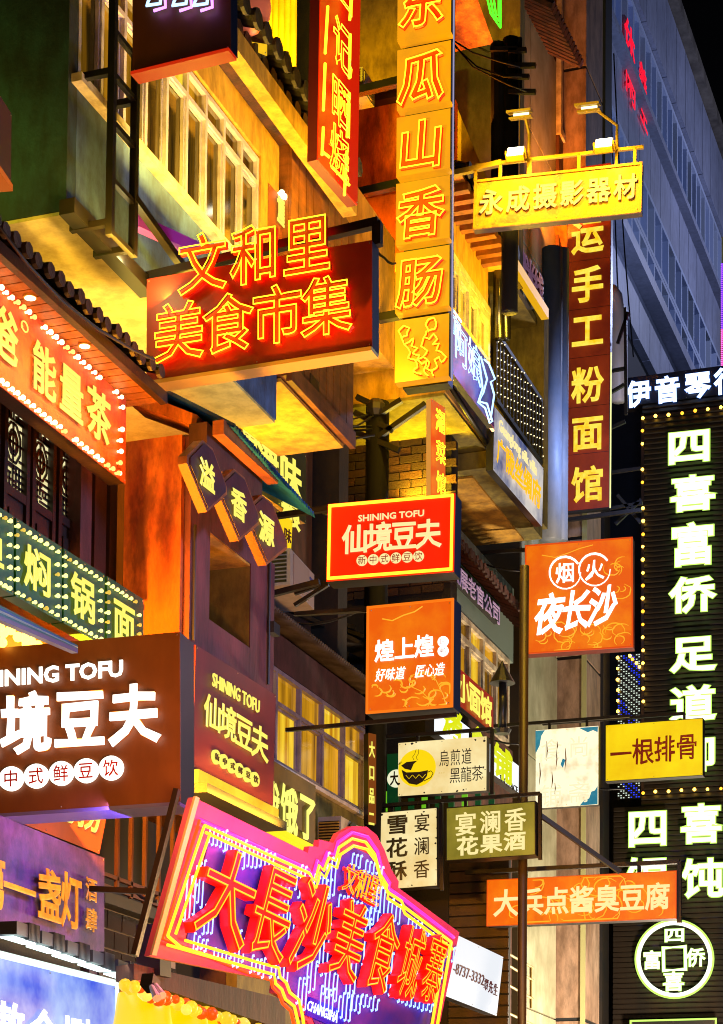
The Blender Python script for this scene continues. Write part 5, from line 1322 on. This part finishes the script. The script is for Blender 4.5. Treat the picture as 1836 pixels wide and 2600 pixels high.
# ---- 37 bulb sign
RST = mat('rust_speckled_board', 'd85a14', .6, c2='a03c0c', scale=7, detail=10, bump=.2)
s = sign('energy_tea_sign', 'rust coloured board edged with bulbs and pale yellow characters', [(-120, 525), (285, 882), (276, 1082), (-120, 772)], .14, RST, WOODD, X=X1, yaw=90)
s.text('能量茶', (100, 832), (222, 931), 50, 108, LETY, s.root, .03, .03, .03, name='character')
s.text('爸', (16, 752), (0, 0), 46, 112, LETY, s.root, .04, .03, .03)
s.text('R', (50, 733), (0, 0), 6, 10, LETY, s.root, .0, .01, .02)
x, z = s.loc(50, 733); rr = s.size(50, 733, 14, 22)
MB().tube([(x+rr[0]/2*math.cos(t/16*2*math.pi), -.02, z+rr[1]/2*math.sin(t/16*2*math.pi)) for t in range(16)], .006, 5, True).done('ring', LETY, s.root, s.M)
P = []
for i in range(-4, 23):
    t = i/22; P.append((4+t*270, 644+t*246))
for i in range(-4, 23):
    t = i/22; P.append((4+t*262, 853+t*208))
P += [(276-i*1.2, 912+i*25) for i in range(7)]
bulbs(s, P, .019, BULB, s.root, d=.04)
# ---- 38 green boards
GB = mat('bottle_green_board', '045428', .5, c2='033c1c', scale=2)
gx = [(-60, 0), (32, 122), (138, 238), (236, 318)]
HB = glow('heart_bulb', 'f4f080', 2.5)
for k, (a, c_) in enumerate(((-62, 29), (34, 137), (141, 233), (238, 320))):
    yt0, yt1 = 1161+(a-34)*.64, 1161+(c_-34)*.64; yb0, yb1 = 1337+(a-34)*.56, 1337+(c_-34)*.56
    s = sign('noodle_pot_board', ['green bulb edged board cut by the left edge of the photo', 'green bulb edged board with the character for braise', 'green bulb edged board with the character for pot', 'green bulb edged board half hidden by the large tofu sign'][k], [(a, yt0), (c_, yt1), (c_, yb1), (a, yb0)], .1, GB, GB, X=-7.15, yaw=90, group='green noodle pot boards')
    s.text('鱼焖锅面'[k], ((a+c_)/2, (yt0+yt1+yb0+yb1)/4), (0, 0), (c_-a)*.56, 92, LETY, s.root, .03, .03, .03)
    P = []
    for i in range(8):
        t = (i+.5)/8; P.append((a+(c_-a)*t, yt0+(yt1-yt0)*t+14)); P.append((a+(c_-a)*t, yb0+(yb1-yb0)*t-12))
    for i in range(1, 6):
        t = i/6; P.append((a+6, yt0+14+(yb0-yt0-26)*t)); P.append((c_-6, yt1+14+(yb1-yt1-26)*t))
    bulbs(s, P, .016, HB, s.root, 'bulb', .03)
gl = root('shop_canopy', 'striped green and blue canopy edge below the green boards', 'canopy', pX(0, 1375, -6.9))
for k in range(5):
    MB().bar(pX(-60, 1335+k*7, -6.95+k*.04), pX(168, 1452+k*2, -6.95+k*.04), .05, .03).done('canopy_rib', mat(['teal_rib', 'blue_rib', 'white_rib', 'green_rib', 'violet_rib'][k], ['1a6a4a', '1a4a9a', 'a8b8a0', '0e5a3a', '3a2a5a'][k], .4), gl)
pls = root('lit_shop_interior', 'orange lit shop ceiling below the striped canopy', 'ceiling', pX(0, 1450, -7.3))
mesh('ceiling_panel', [pX(-60, 1370, -7.7), pX(170, 1452, -7.7), pX(170, 1520, -7.7), pX(-60, 1520, -7.7)], [(0, 3, 2, 1)], glow('orange_interior', 'd86808', 1, 'f0a010', .8), pls)
P = [(0, 1405), (8, 1418), (24, 1412), (40, 1428), (55, 1430), (70, 1438), (85, 1447), (60, 1444), (5, 1440)]
bb = MB()
for q in P: w_ = pX(q[0], q[1], -7.62); bb.ball(w_, .04, 8, 5)
bb.done('lantern_bulbs', BULBO, pls, kind='stuff')

# ---- 4b red vertical neon sign parallel to the street
RV = mat('scarlet_vertical_panel', 'c82008', .4, c2='9a1408', scale=2, emis='d82000', es=.75)
s = sign('red_vertical_neon_sign', 'scarlet vertical sign with dense yellow neon strokes at the top centre', [(716, -170), (812, -60), (797, 468), (711, 358)], .1, RV, mat('dark_red_side', '500808', .5), X=-6.5, yaw=90)
for ch, cy, hh in (('口', -10, 70), ('记', 105, 130), ('晒', 235, 130), ('烧', 345, 130)):
    s.text(ch, (768-(cy+10)*.03, cy), (0, 0), 40, hh*.8, None, s.root, d=.08, neon=NEONY, nb=.008, noff=.012)
for a, c_ in (((735, 14), (729, 120)), ((729, 142), (725, 248)), ((725, 285), (722, 348)), ((792, -40), (784, 45)), ((785, 76), (783, 176)), ((783, 208), (778, 308)), ((778, 338), (772, 438)), ((723, 340), (738, 352)), ((745, 375), (783, 415))):
    s.tubepx([a, c_], .013, NEONY, s.root, .08)
# ---- left marquee letters under beam
s = sign('marquee_sign', 'small marquee with a row of bulbs and yellow characters behind the neon sign', [(600, 405), (680, 505), (680, 600), (600, 520)], .08, mat('rust_board', '7a3410', .6), WOODD, X=-7.4, yaw=90)
s.text('重庆', (634, 478), (658, 505), 24, 60, LETY, s.root, .05, .02, .03)
bulbs(s, [(632+i*5.6, 433+i*7.6) for i in range(9)], .03, BULB, s.root, d=.04)
# ---- ancient style lettering on red board above balcony
s = sign('lilac_letter_board', 'dark red board with lilac characters tipped with bulbs above the balcony', [(1135, 540), (1218, 610), (1218, 700), (1135, 590)], .08, mat('oxblood_board', '50140c', .5), DARK, X=XD+.15, yaw=90)
s.text('古唐米线', (1152, 560), (1208, 640), 20, 60, mat('lilac_letter2', 'a888a8', .4, emis='705070', es=.5), s.root, .04, .04, .05)
bulbs(s, [(1150, 574), (1156, 590), (1163, 604), (1174, 622), (1184, 640), (1193, 655), (1203, 668), (1208, 676)], .02, BULB, s.root, d=.06)
MB().bar(pX(1140, 575, XD+.3), pX(1222, 705, XD+.3), .1, .14).done('lit_gutter', glow('yellow_gutter2', 'f0b010', .9), s.root)
# ---- green neon corner at top
gn = root('green_neon_sign', 'green neon frame corner at the top edge', 'sign', pX(1110, 30, -6.9))
for k in range(3): MB().tube([pX(1084+k*9, -40, -6.9), pX(1100+k*6, 30+k*2, -6.9), pX(1122-k*2, 62-k*14, -6.9), pX(1122-k*2, -40, -6.9)], .012, 5).done('neon_tube', glow('green_neon', '40ff20', 3), gn)
# ---- narrow orange strip by the yellow windows
s = sign('narrow_character_strip', 'narrow orange strip with yellow characters beside the metal framed windows', [(826, 1640), (842, 1650), (842, 1850), (826, 1845)], .08, glow('dim_orange_strip', '8a4410', .8), WOODD, X=-7.7, yaw=60)
s.text('大口品二', (834, 1680), (833, 1835), 12, 34, LETY, s.root, .04, .01, .02)
# green shop fittings behind tea box
s = sign('round_tea_sign', 'round cream sign on a green board peeping out behind the cream cup lightbox', [(868, 1690), (894, 1690), (894, 1800), (868, 1800)], .1, mat('emerald_board', '0a4a2a', .4, emis='04502a', es=.3), DARK, Y=y8+.3)
disc(s, (888, 1745), 20, glow('cream_disc', 'f0f0c8', 1), 'disc', d=.02)
s.text('大', (884, 1745), (0, 0), 18, 30, INK, s.root, .05, .004, .026)
gb = root('green_gate', 'green slatted shop fitting lit behind the two lower tea lightboxes', 'shop fitting', pY(900, 1830, y8+1.2))
for k in range(9):
    a = pY(862+k*30, 1775, y8+1.2); c_ = pY(862+k*30, 1830, y8+1.2)
    MB().bar(a, c_, .07, .03).done('slat', mat('emerald_board', '0a4a2a', .4, emis='04502a', es=.3) if k % 3 else glow('lime_slat', '70c020', .9), gb)
# dark timber cladding low centre
TB = root('timber_clad_wall', 'dark timber clad wall with open joints below the tea lightboxes', 'wall', pY(900, 2000, y8+1.5))
mt = mat('dark_timber_plank', '3a2416', .5, c2='22160e', scale=2, stretch=(1, 1, 5), bump=.2)
yTB = y8+1.5
xa_, xb_ = pY(850, 2050, yTB)[0], pY(1140, 2050, yTB)[0]
zt_, zb_ = pY(1000, 1930, yTB)[2], pY(1000, 2330, yTB)[2]
k = 0; z = zt_
wbox('backing', xa_, xb_, yTB+.04, yTB+.1, zb_, zt_, STONED, TB)
while z > zb_:
    wbox('plank', xa_, xb_, yTB, yTB+.035, z-.13, z-.012, mt, TB); z -= .14

# ================================================================ poles and street metalwork
def pole(nm, lab, px, pt, pb, Y, r_, m, cat='pole', px2=None, z0=0):
    a = pY(px, pt, Y); c_ = pY(px2 or px, pb, Y)
    if z0: z0 = c_[2]
    rt_ = root(nm, lab, cat, (c_[0], Y, z0))
    MB().tube([(c_[0], Y, z0), (c_[0], Y, a[2])], r_, 14).done('shaft', m, rt_, smooth=True)
    return rt_, a
PS = mat('weathered_brown_pole', '4a3018', .5, c2='221810', scale=3, stretch=(1, 1, .3), spec=.6)
pr, top = pole('lamp_post', 'tall weathered steel pole crossing the orange signs at the right of centre', 1170, 1270, 2330, y8+.55, .055, PS)
pr, top = pole('utility_pole', 'black utility pole with crossbars in front of the brick wall', 843, 905, 1330, YBR-1.4, .14, mat('black_pole', '0e0c0a', .75, spec=.15), 'utility pole')
CB = [((795, 925), (880, 965)), ((795, 968), (895, 1010)), ((848, 980), (955, 905)), ((800, 890), (838, 908)), ((855, 925), (900, 897))]
for a, c_ in CB: MB().bar(pY(*a, YBR-1.5), pY(*c_, YBR-1.5), .06).done('crossbar', BLACK, pr)
MB().ball(pY(843, 915, YBR-1.5), .12, 8, 5).done('junction_box', DARK, pr)
WIR = [[(560, 870), (625, 925), (700, 940), (790, 940), (830, 928)], [(560, 880), (640, 935), (720, 948), (800, 955), (840, 930)], [(520, 850), (620, 925), (690, 945), (780, 960), (835, 955)], [(600, 930), (680, 960), (760, 968), (840, 962)]]
for k, q in enumerate(WIR):
    P = []
    for i, (a, c_) in enumerate(q): P.append(pY(a, c_, (YBR-1.5)-(len(q)-1-i)*.5))
    o = tube_w('cable', P, .012, RUBBER, label='black overhead cable sagging from the utility pole, %s' % ('topmost of the four at its left end', 'second from the top at its left end', 'the longest of the four', 'lowest and shortest of the four')[k], cat='cable', group='cables from the utility pole')
pr, top = pole('utility_pole', 'thick black utility pole with stacked crossbars beside the floodlit sign', 1142, 90, 700, yf+.9, .1, mat('black_pole', '0e0c0a', .5), 'utility pole', z0=1)
yU = yf+.9
for a, c_ in (((1140, 115), (1180, 112)), ((1140, 147), (1201, 147)), ((1140, 172), (1186, 172)), ((1140, 206), (1201, 206)), ((1100, 110), (1160, 110))): MB().bar(pY(*a, yU-.1), pY(*c_, yU-.1), .05).done('crossbar', BLACK, pr)
MB().tube([pY(1117, 100, yU), pY(1117, 500, yU)], .09, 10).done('secondary_post', mat('black_pole', '0e0c0a', .5), pr)
MB().tube([pY(1165, 85, yU), pY(1165, 200, yU)], .03, 6).done('riser', BLACK, pr)
for k, q in enumerate(([(1015, 90), (1060, 118), (1120, 138), (1165, 150)], [(1015, 100), (1070, 150), (1130, 172), (1170, 172)], [(1015, 95), (1060, 150), (1140, 190), (1180, 205)])):
    tube_w('cable', [pY(a, c_, yU-.2) for a, c_ in q], .01, RUBBER, label='thin cable sagging into the thick black utility pole, %s of three' % ('top', 'middle', 'bottom')[k], cat='cable', group='cables to the thick utility pole')
# balcony downpipes
for k, px in enumerate((1118, 1133)):
    yy_ = wallY(px, XD+.1, 650); a, c_ = pY(px, 490, yy_), pY(px, 760, yy_)
    tube_w('downpipe', [a, c_], .075, mat('glossy_black_pipe', '120f0a', .25, spec=.8), label='glossy black downpipe by the balcony, %s of the two' % ('left', 'right')[k], cat='pipe', group='downpipes by the balcony')
# chimney with conical cap
Yh = wallY(1128, -7.0, 1600)
ch = root('vent_chimney', 'dark metal vent pipe with a conical rain cap', 'chimney', pY(1126, 1640, Yh))
GM = mat('dark_blue_grey_metal', '1c2028', .4, c2='2a2a2c', scale=4, spec=.6)
MB().tube([pY(1126, 1640, Yh), pY(1128, 1530, Yh)], .055, 12).done('pipe', GM, ch, smooth=True)
MB().tube([pY(1126, 1532, Yh), pY(1126, 1481, Yh)], [.165, .004], 20).done('rain_cap', GM, ch)
MB().tube([pY(1126, 1645, Yh), pY(1126, 1636, Yh)], [.09, .12], 12).done('flange', GM, ch)
# CCTV like spot at bottom
sp2 = root('spotlight', 'small white twin spotlight at the lower left corner of the tilted neon sign', 'spotlight', pX(375, 2240, -6.1))
for k in range(2):
    a, c_ = pX(340+k*8, 2212-k*4, -6.1), pX(352+k*12, 2238-k*6, -6.0); MB().tube([a, c_], [.018, .03], 10).done('lamp_barrel', mat('white_enamel', 'c8c8cc', .4), sp2)
MB().bar(pX(329, 2195, -6.15), pX(345, 2214, -6.15), .09).done('bracket', BLACK, sp2)
# air conditioner units
def acunit(lab, TL, TR, BR, BL, X, depth=.3, yaw=90, group='air conditioner units'):
    p = Panel(TL, TR, BR, BL, X=X, yaw=yaw)
    r = root('air_conditioner', lab, 'air conditioner', p.M, group)
    m = mat('cream_enamel', 'b0a49a', .4, c2='988a80', scale=2)
    p.box('casing', 0, p.w, 0, depth, 0, p.h, m, r)
    p.box('front_panel', p.w*.12, p.w*.75, -.012, -.001, p.h*.08, p.h*.92, mat('warm_grey_panel', 'a08c7c', .5), r)
    p.box('badge', p.w*.8, p.w*.95, -.008, -.001, p.h*.72, p.h*.8, mat('blue_badge', '203a8a', .4), r)
    for k in range(8):
        p.box('grille_slot', -.012, -.001, depth*.1, depth*.85, p.h*(.08+k*.11), p.h*(.14+k*.11), BLACK, r)
    return r
acunit('cream air conditioner unit under the plaques with its lined side grille', (650, 1234), (704, 1283), (704, 1374), (650, 1310), -7.5, .35)
p = Panel((712, 1832), (764, 1829), (764, 1905), (712, 1905), Y=wallY(764, -7.5, 1850), reg=(.1, .05, .05))
r = root('air_conditioner', 'yellow lit air conditioner with slatted grille above the tilted neon sign', 'air conditioner', p.M, 'air conditioner units')
p.box('casing', 0, p.w, 0, .7, 0, p.h, mat('cream_enamel', 'b0a49a', .4), r)
p.box('grille_backing', p.w*.06, p.w*.94, -.006, -.001, p.h*.06, p.h*.86, BLACK, r)
for k in range(9): p.box('grille_slat', p.w*.06, p.w*.94, -.03, -.007, p.h*(.08+k*.088), p.h*(.115+k*.088), YELP, r)
MB().tube([p.world(p.w+.01, .35, p.h*.5), p.world(p.w+.03, .35, p.h*.5)], .17, 16).done('fan_grille', BLACK, r)
acunit('small air conditioner unit high beside the red vertical neon sign', (815, 150), (840, 190), (840, 240), (812, 200), -7.9, .25)
# barred window and tiled wall, lower left
YW = wallY(232, -8.0, 2000)
BWN_ = root('barred_window_wall', 'dark shop wall with iron window bars and square tiles left of the tilted neon sign', 'wall', (-7, YW, 2))
XWb = -8.0
y0_, y1_ = YW-.2, wallY(400, XWb, 2000)
wbox('backing', XWb-.4, XWb-.3, y0_, y1_+2, 2, Z(300, 1790, XWb), STONED, BWN_)
zt_ = Z(300, 2055, XWb)
for i in range(5):
    yy_ = wallY(262+i*31, XWb, 1950); bars('window_bar', [((XWb, yy_, zt_+.15), (XWb, yy_, Z(300, 1780, XWb)))], .035, mat('rusty_bar', '4a2a26', .5), BWN_)
bars('window_rail', [((XWb, y0_, zt_+.28), (XWb, y1_, zt_+.28)), ((XWb, y0_, zt_+.18), (XWb, y1_, zt_+.18))], .035, mat('rusty_bar', '4a2a26', .5), BWN_)
wbox('ledge', XWb-.3, XWb+.12, y0_, y1_, zt_, zt_+.1, DARK, BWN_)
wbox('tile_bed', XWb-.3, XWb-.02, y0_, y1_, 2.5, zt_-.002, mat('pale_grout', '8a8078', .8), BWN_)
tw, th_ = .28, .17
for j in range(9):
    for i in range(int((y1_-y0_)/tw)+1):
        yy_ = y0_+tw*(i+(.5 if j % 2 else 0)); zz_ = zt_-.01-th_*j
        if yy_+tw > y1_: continue
        wbox('wall_tile', XWb-.02, XWb+random.uniform(-.002, .004), yy_+.008, yy_+tw-.008, zz_-th_+.008, zz_-.008, mat('black_glazed_tile', '1a1416', .25, c2='2a2022', scale=3, spec=.7) if j < 3 else mat('marbled_brown_tile', '5a4a44', .4, c2='2c2226', scale=4, detail=8), BWN_)
MB().bar(pX(345, 2075, -6.8), pX(345, 2190, -6.8), .2).done('meter_box', DARK, BWN_)
# yellow balloon shop
BS = root('balloon_shop_front', 'shop interior glowing yellow with draped curtains at the bottom', 'shop front', pX(300, 2300, -6.6))
mesh('lit_back_wall', [pX(270, 2175, -7.3), pX(620, 2290, -7.3), pX(700, 2420, -7.3), pX(270, 2420, -7.3)], [(0, 3, 2, 1)], glow('amber_shop_wall', 'e86a08', .9, 'ffb010', 1), BS)
for k, cx in enumerate((320, 405, 505)):
    Q_ = pX(cx, 2330+k*12, -7.05)
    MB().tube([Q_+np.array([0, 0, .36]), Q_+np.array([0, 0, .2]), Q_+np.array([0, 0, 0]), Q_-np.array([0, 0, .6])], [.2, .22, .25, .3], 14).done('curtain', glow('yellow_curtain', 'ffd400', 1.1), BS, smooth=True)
gl2 = root('balloon_garland', 'garland of yellow and orange balloons under the tilted neon sign', 'garland', pX(300, 2250, -6.6))
rr = random.Random(3)
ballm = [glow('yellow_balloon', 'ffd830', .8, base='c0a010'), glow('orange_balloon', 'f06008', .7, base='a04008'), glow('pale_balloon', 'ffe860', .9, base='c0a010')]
for i in range(46):
    t = i/46; px, py = 283+t*330+rr.uniform(-4, 4), 2208+t*118+rr.uniform(-7, 7)
    Q_ = pX(px, py, -6.6+rr.uniform(-.08, .08)); MB().ball(Q_, rr.uniform(.035, .06), 10, 6).done('balloon', ballm[rr.choice((0, 0, 1, 2))], gl2, smooth=True)
gb2 = root('dark_canopy', 'dark tiled canopy board between the neon sign and the balloon garland', 'canopy', pX(400, 2180, -6.7))
mesh('board', [pX(300, 2160, -6.75), pX(640, 2240, -6.75), pX(640, 2310, -6.75), pX(300, 2195, -6.75)]+[q+np.array([-.2, .1, 0]) for q in (pX(300, 2160, -6.75), pX(640, 2240, -6.75), pX(640, 2310, -6.75), pX(300, 2195, -6.75))], [(3, 2, 1, 0), (4, 5, 6, 7), (0, 1, 5, 4), (1, 2, 6, 5), (2, 3, 7, 6), (3, 0, 4, 7)], BROWNW, gb2)

s = sign('cut_off_box_sign', 'small maroon box sign cut off by the left edge above the tea shop eave', [(-60, 100), (25, 280), (20, 388), (-60, 290)], .15, mat('maroon_box_face', '4a1c24', .5, c2='2e1018'), DARK, X=-6.9, yaw=90)
s.box('orange_trim', 0, s.w, -.02, .1, -.05, -.004, glow('dim_orange_trim', 'c85008', .8), s.root)
s = sign('foil_sign', 'crinkled golden sign with a pink round lantern peeping behind the brown hanging sign', [(522, -60), (600, -90), (600, 150), (522, 95)], .06, glow('crinkled_gold', 'b07008', 1.0, 'ffc820', 5), DARK, X=-7.2, yaw=70)
x_, z_ = s.loc(545, 25)
MB().ball((x_, -.1, z_), .2, 14, 8, 1.3).done('lantern', mat('pink_lantern', 'c06850', .5, emis='b05030', es=.6), s.root, s.M, smooth=True)
# ---- more street clutter: cables and conduits
EX = [([(1015, 60), (1060, 95), (1110, 120)], 24, 'thin cable dropping behind the sausage sign towards the pole'),
      ([(600, 935), (700, 985), (840, 975)], 21.2, 'long cable sagging across the yellow underside'),
      ([(835, 545), (862, 578), (888, 590)], 20, 'short cable hooked from the neon market sign frame to the sausage sign'),
      ([(1376, 120), (1386, 330), (1400, 560), (1420, 800)], 36, 'long vertical cable in front of the office building'),
      ([(1365, 60), (1372, 300), (1384, 620), (1398, 860)], 36, 'second vertical cable in front of the office building'),
      ([(690, 1130), (720, 1145), (738, 1150)], 20, 'short wire behind the red tofu lightbox'),
      ([(1020, 1235), (1080, 1262), (1170, 1280)], 26, 'wire sagging right of the red tofu lightbox'),
      ([(1010, 1590), (1080, 1650), (1165, 1668)], 25, 'wire sagging above the cream cup lightbox'),
      ([(1205, 1700), (1280, 1760), (1400, 1768)], 27, 'wire crossing behind the faded lightbox'),
      ([(610, 1380), (700, 1400), (820, 1362)], 19.5, 'wire under the rusty arms of the orange duck lightbox'),
      ([(232, 1990), (300, 1995), (352, 2020)], 13.4, 'wire sagging in front of the iron window bars')]
for P, Y_, lb in EX:
    Q_ = [pY(a, b2, Y_) for a, b2 in P]; R_ = []
    for a, c_ in zip(Q_, Q_[1:]):
        for t in (0, .33, .66): R_.append(a+(c_-a)*t-np.array([0, 0, .03*math.sin(math.pi*t)]))
    R_.append(Q_[-1]); tube_w('cable', R_, .013, RUBBER, label=lb, cat='cable')
yn2 = yn+.4
br_ = root('sign_bracket', 'black cross braced brackets between the vertical noodle sign and the louvred screen', 'bracket', pY(1372, 1000, yn2))
for a, c_ in (((1368, 832), (1402, 826)), ((1366, 882), (1400, 862)), ((1368, 960), (1402, 945)), ((1368, 1140), (1440, 1128)), ((1380, 1175), (1438, 1120)), ((1385, 1110), (1436, 1172)), ((1385, 770), (1408, 700)), ((1402, 690), (1404, 930)), ((1368, 1060), (1436, 1050))):
    MB().bar(pY(*a, yn2), pY(*c_, yn2), .05).done('bar', BLACK, br_)
dk_ = root('ventilation_duct', 'pale grey ventilation duct with a bend right of the vertical noodle sign', 'duct', pY(1386, 800, yn2+1.2))
MB().tube([pY(1388, 900, yn2+1.2), pY(1386, 700, yn2+1.2), pY(1380, 665, yn2+1.2), pY(1368, 650, yn2+1.2)], .12, 10).done('duct_pipe', mat('pale_grey_duct', '9a9aa6', .4), dk_, smooth=True)
sr_ = root('stair_railing', 'pale metal stair railing right of the white phone number lightbox', 'railing', pX(1120, 2200, -7.4))
for a, c_ in (((1060, 2092), (1195, 2170)), ((1125, 2155), (1195, 2198)), ((1125, 2200), (1195, 2240)), ((1140, 2140), (1140, 2290)), ((1190, 2165), (1190, 2260)), ((1120, 2262), (1200, 2300))):
    MB().tube([pX(*a, -7.4), pX(*c_, -7.4)], .018, 6).done('rail', mat('pale_brass_rail', '9a8a50', .4), sr_)
# third, red outline tube row of the tilted neon sign
S24.tubepx([(448, 1838), (540, 1880), (690, 1948), (702, 1962), (712, 1928), (722, 1940), (734, 1910), (750, 1916), (758, 1888), (790, 1866), (824, 1876), (846, 1908), (858, 1955), (874, 1980), (872, 1992), (906, 2016), (1018, 2102)], .014, glow('hot_pink_neon', 'ff2080', 3.5), S24.root, .03)
S24.tubepx([(448, 1838), (366, 2104), (560, 2182), (608, 2196), (612, 2214), (626, 2228), (634, 2250), (652, 2266), (660, 2300)], .014, glow('red_orange_neon', 'ff3808', 3.0), S24.root, .03)
CON = root('wall_conduit', 'thin conduits and junction boxes clipped on the maroon wall', 'conduit', (XP+.02, yp0+.5, 5))
for px, pt, pb in ((436, 1180, 1440), (604, 1260, 1540)):
    yy_ = wallY(px, XP+.02, 1300); MB().tube([(XP+.02, yy_, Z(px, pt, XP)), (XP+.02, yy_, Z(px, pb, XP))], .014, 6).done('conduit', DARK, CON)
MB().box(XP, XP+.07, wallY(598, XP, 1400), wallY(612, XP, 1400), Z(600, 1420, XP), Z(600, 1395, XP)).done('junction_box', GM, CON)

# ================================================================ inferred street and eave lamps, plus unseen fill lamps added to brighten walls
lamp('street_lamp_warm', 'POINT', (-3.5, 12.5, 3.0), 75, 'ffb060', .35)
lamp('street_lamp_near', 'POINT', (-2.5, 10, 3.4), 45, 'ffc090', .35)
lamp('street_lamp_warm_mid', 'POINT', (-4.0, 20, 3.2), 110, 'ffc060', .35)
lamp('street_lamp_far', 'POINT', (-4.5, 30, 3.2), 620, 'ffe8c8', .4)
lamp('cool_fill', 'POINT', (-2.5, 16, 7), 100, 'a0c0ff', .4)  # added cool fill that blues the bay wall, not a street lamp
lamp('pillar_glow', 'AREA', (xl_+.3, yp0-1.1, zc_-3.2), 170, 'ffa020', .4, (xl_+.55, yp0, zc_-1.3), .3)
lamp('soffit_c_light', 'AREA', ((XC-.8), (yC0+yC1)/2, zC-1.1), 15, 'ffc818', 1.2, (XC-.8, (yC0+yC1)/2, zC), .4)
lamp('soffit_a_light', 'AREA', (XA-.4, (ya+yb)/2-1, zb-.9), 12, 'ffd860', 3.0, (XA-.8, (ya+yb)/2-1, zb), .2)
lamp('bay_window_light', 'AREA', (XA+.55, (ya+yb)/2+.5, zs-.15), 21, 'ffd448', 3.2, (XA, (ya+yb)/2+.6, zw), .12)
lamp('corner_underlight', 'POINT', (XA+.22, ya+.7, zb-.12), 1.6, 'fff0a0', .06)
lamp('green_wall_light', 'AREA', (XA-1.5, ya-.9, Z(20, 330, XA)), 5, 'd8e040', .3, (XA-1.2, ya, Z(60, 150, XA)), .3)
lamp('shop_eave_light', 'AREA', (-6.8, (y10+y11)/2, zE-.35), 8, 'ffa040', 3, (-7.12, (y10+y11)/2, zE-.5), .08)
lamp('balcony_d_light', 'AREA', (XD-.9, yD1+.2, zD2-.6), 30, 'ffe010', .6, (XD-1.5, yD1+.1, zD2), .3)
lamp('bay_d_light', 'AREA', (XD+.7, (yD0+yD1)/2, zds-.3), 22, 'ffcc28', 1.2, (XD, (yD0+yD1)/2, zde), .2)
lamp('bay_d_underlight', 'AREA', (XD-.6, (yD0+yD1)/2, zD1-.8), 10, 'ffd828', .6, (XD-.6, (yD0+yD1)/2, zD1), .3)
lamp('orange_gable_light', 'AREA', pY(845, 620, yO-1.0), 30, 'ff6a08', .6, pY(850, 400, yO), .3)
lamp('return_wall_light', 'AREA', pY(862, 800, yC1+1.0), 8, 'ffc020', .4, pY(860, 700, yC1+1.8), .3)
lamp('olive_wall_light', 'AREA', pY(860, 300, yO+.7), 24, 'ffb818', .3, pY(860, 200, yO+1.5), .3)
lamp('cladding_light', 'AREA', pY(632, 330, Yp-.7), 55, 'ffe020', .4, pY(632, 150, Yp), .2)
lamp('orange_awning_light', 'AREA', pY(1060, 300, yQ-1.0), 9, 'ff8818', .5, pY(1060, 60, yQ), .3)
lamp('brown_block_light', 'AREA', pY(1210, 480, yR-1.2), 50, 'ff8c20', .8, pY(1200, 250, yR), .3)
lamp('office_fill', 'POINT', (XE+7, (yE0+yE1)/2-12, ze(1100)), 560, 'b4c4f4', .5)  # added fill for the office facade, no such lamp stands here
lamp('office_fill_high', 'POINT', (XE+9, (yE0+yE1)/2+6, ze(500)), 560, 'bcc4f0', .5)  # second added fill, brightening the upper office facade
lamp('beam_light', 'AREA', (-6.5, wallY(690, -7.0, 330), z1_beam-.5), 9, 'ffcc18', 1.6, (-7.05, wallY(690, -7.0, 330), z1_beam+.1), .1)
lamp('column_wash', 'AREA', (-6.4, yF1-2.5, Z(1238, 1100, -7.9)), 14, '90a8e8', .8, (-7.9, yF1-1.5, Z(1238, 850, -7.9)), .4)  # added area lamp lifting the dark column, without a fixture
lamp('tofu_sign_wash', 'AREA', (-5.6, 11.8, 4.4), 9, 'ffb060', .9, (-7.3, 13.2, 6), .3)
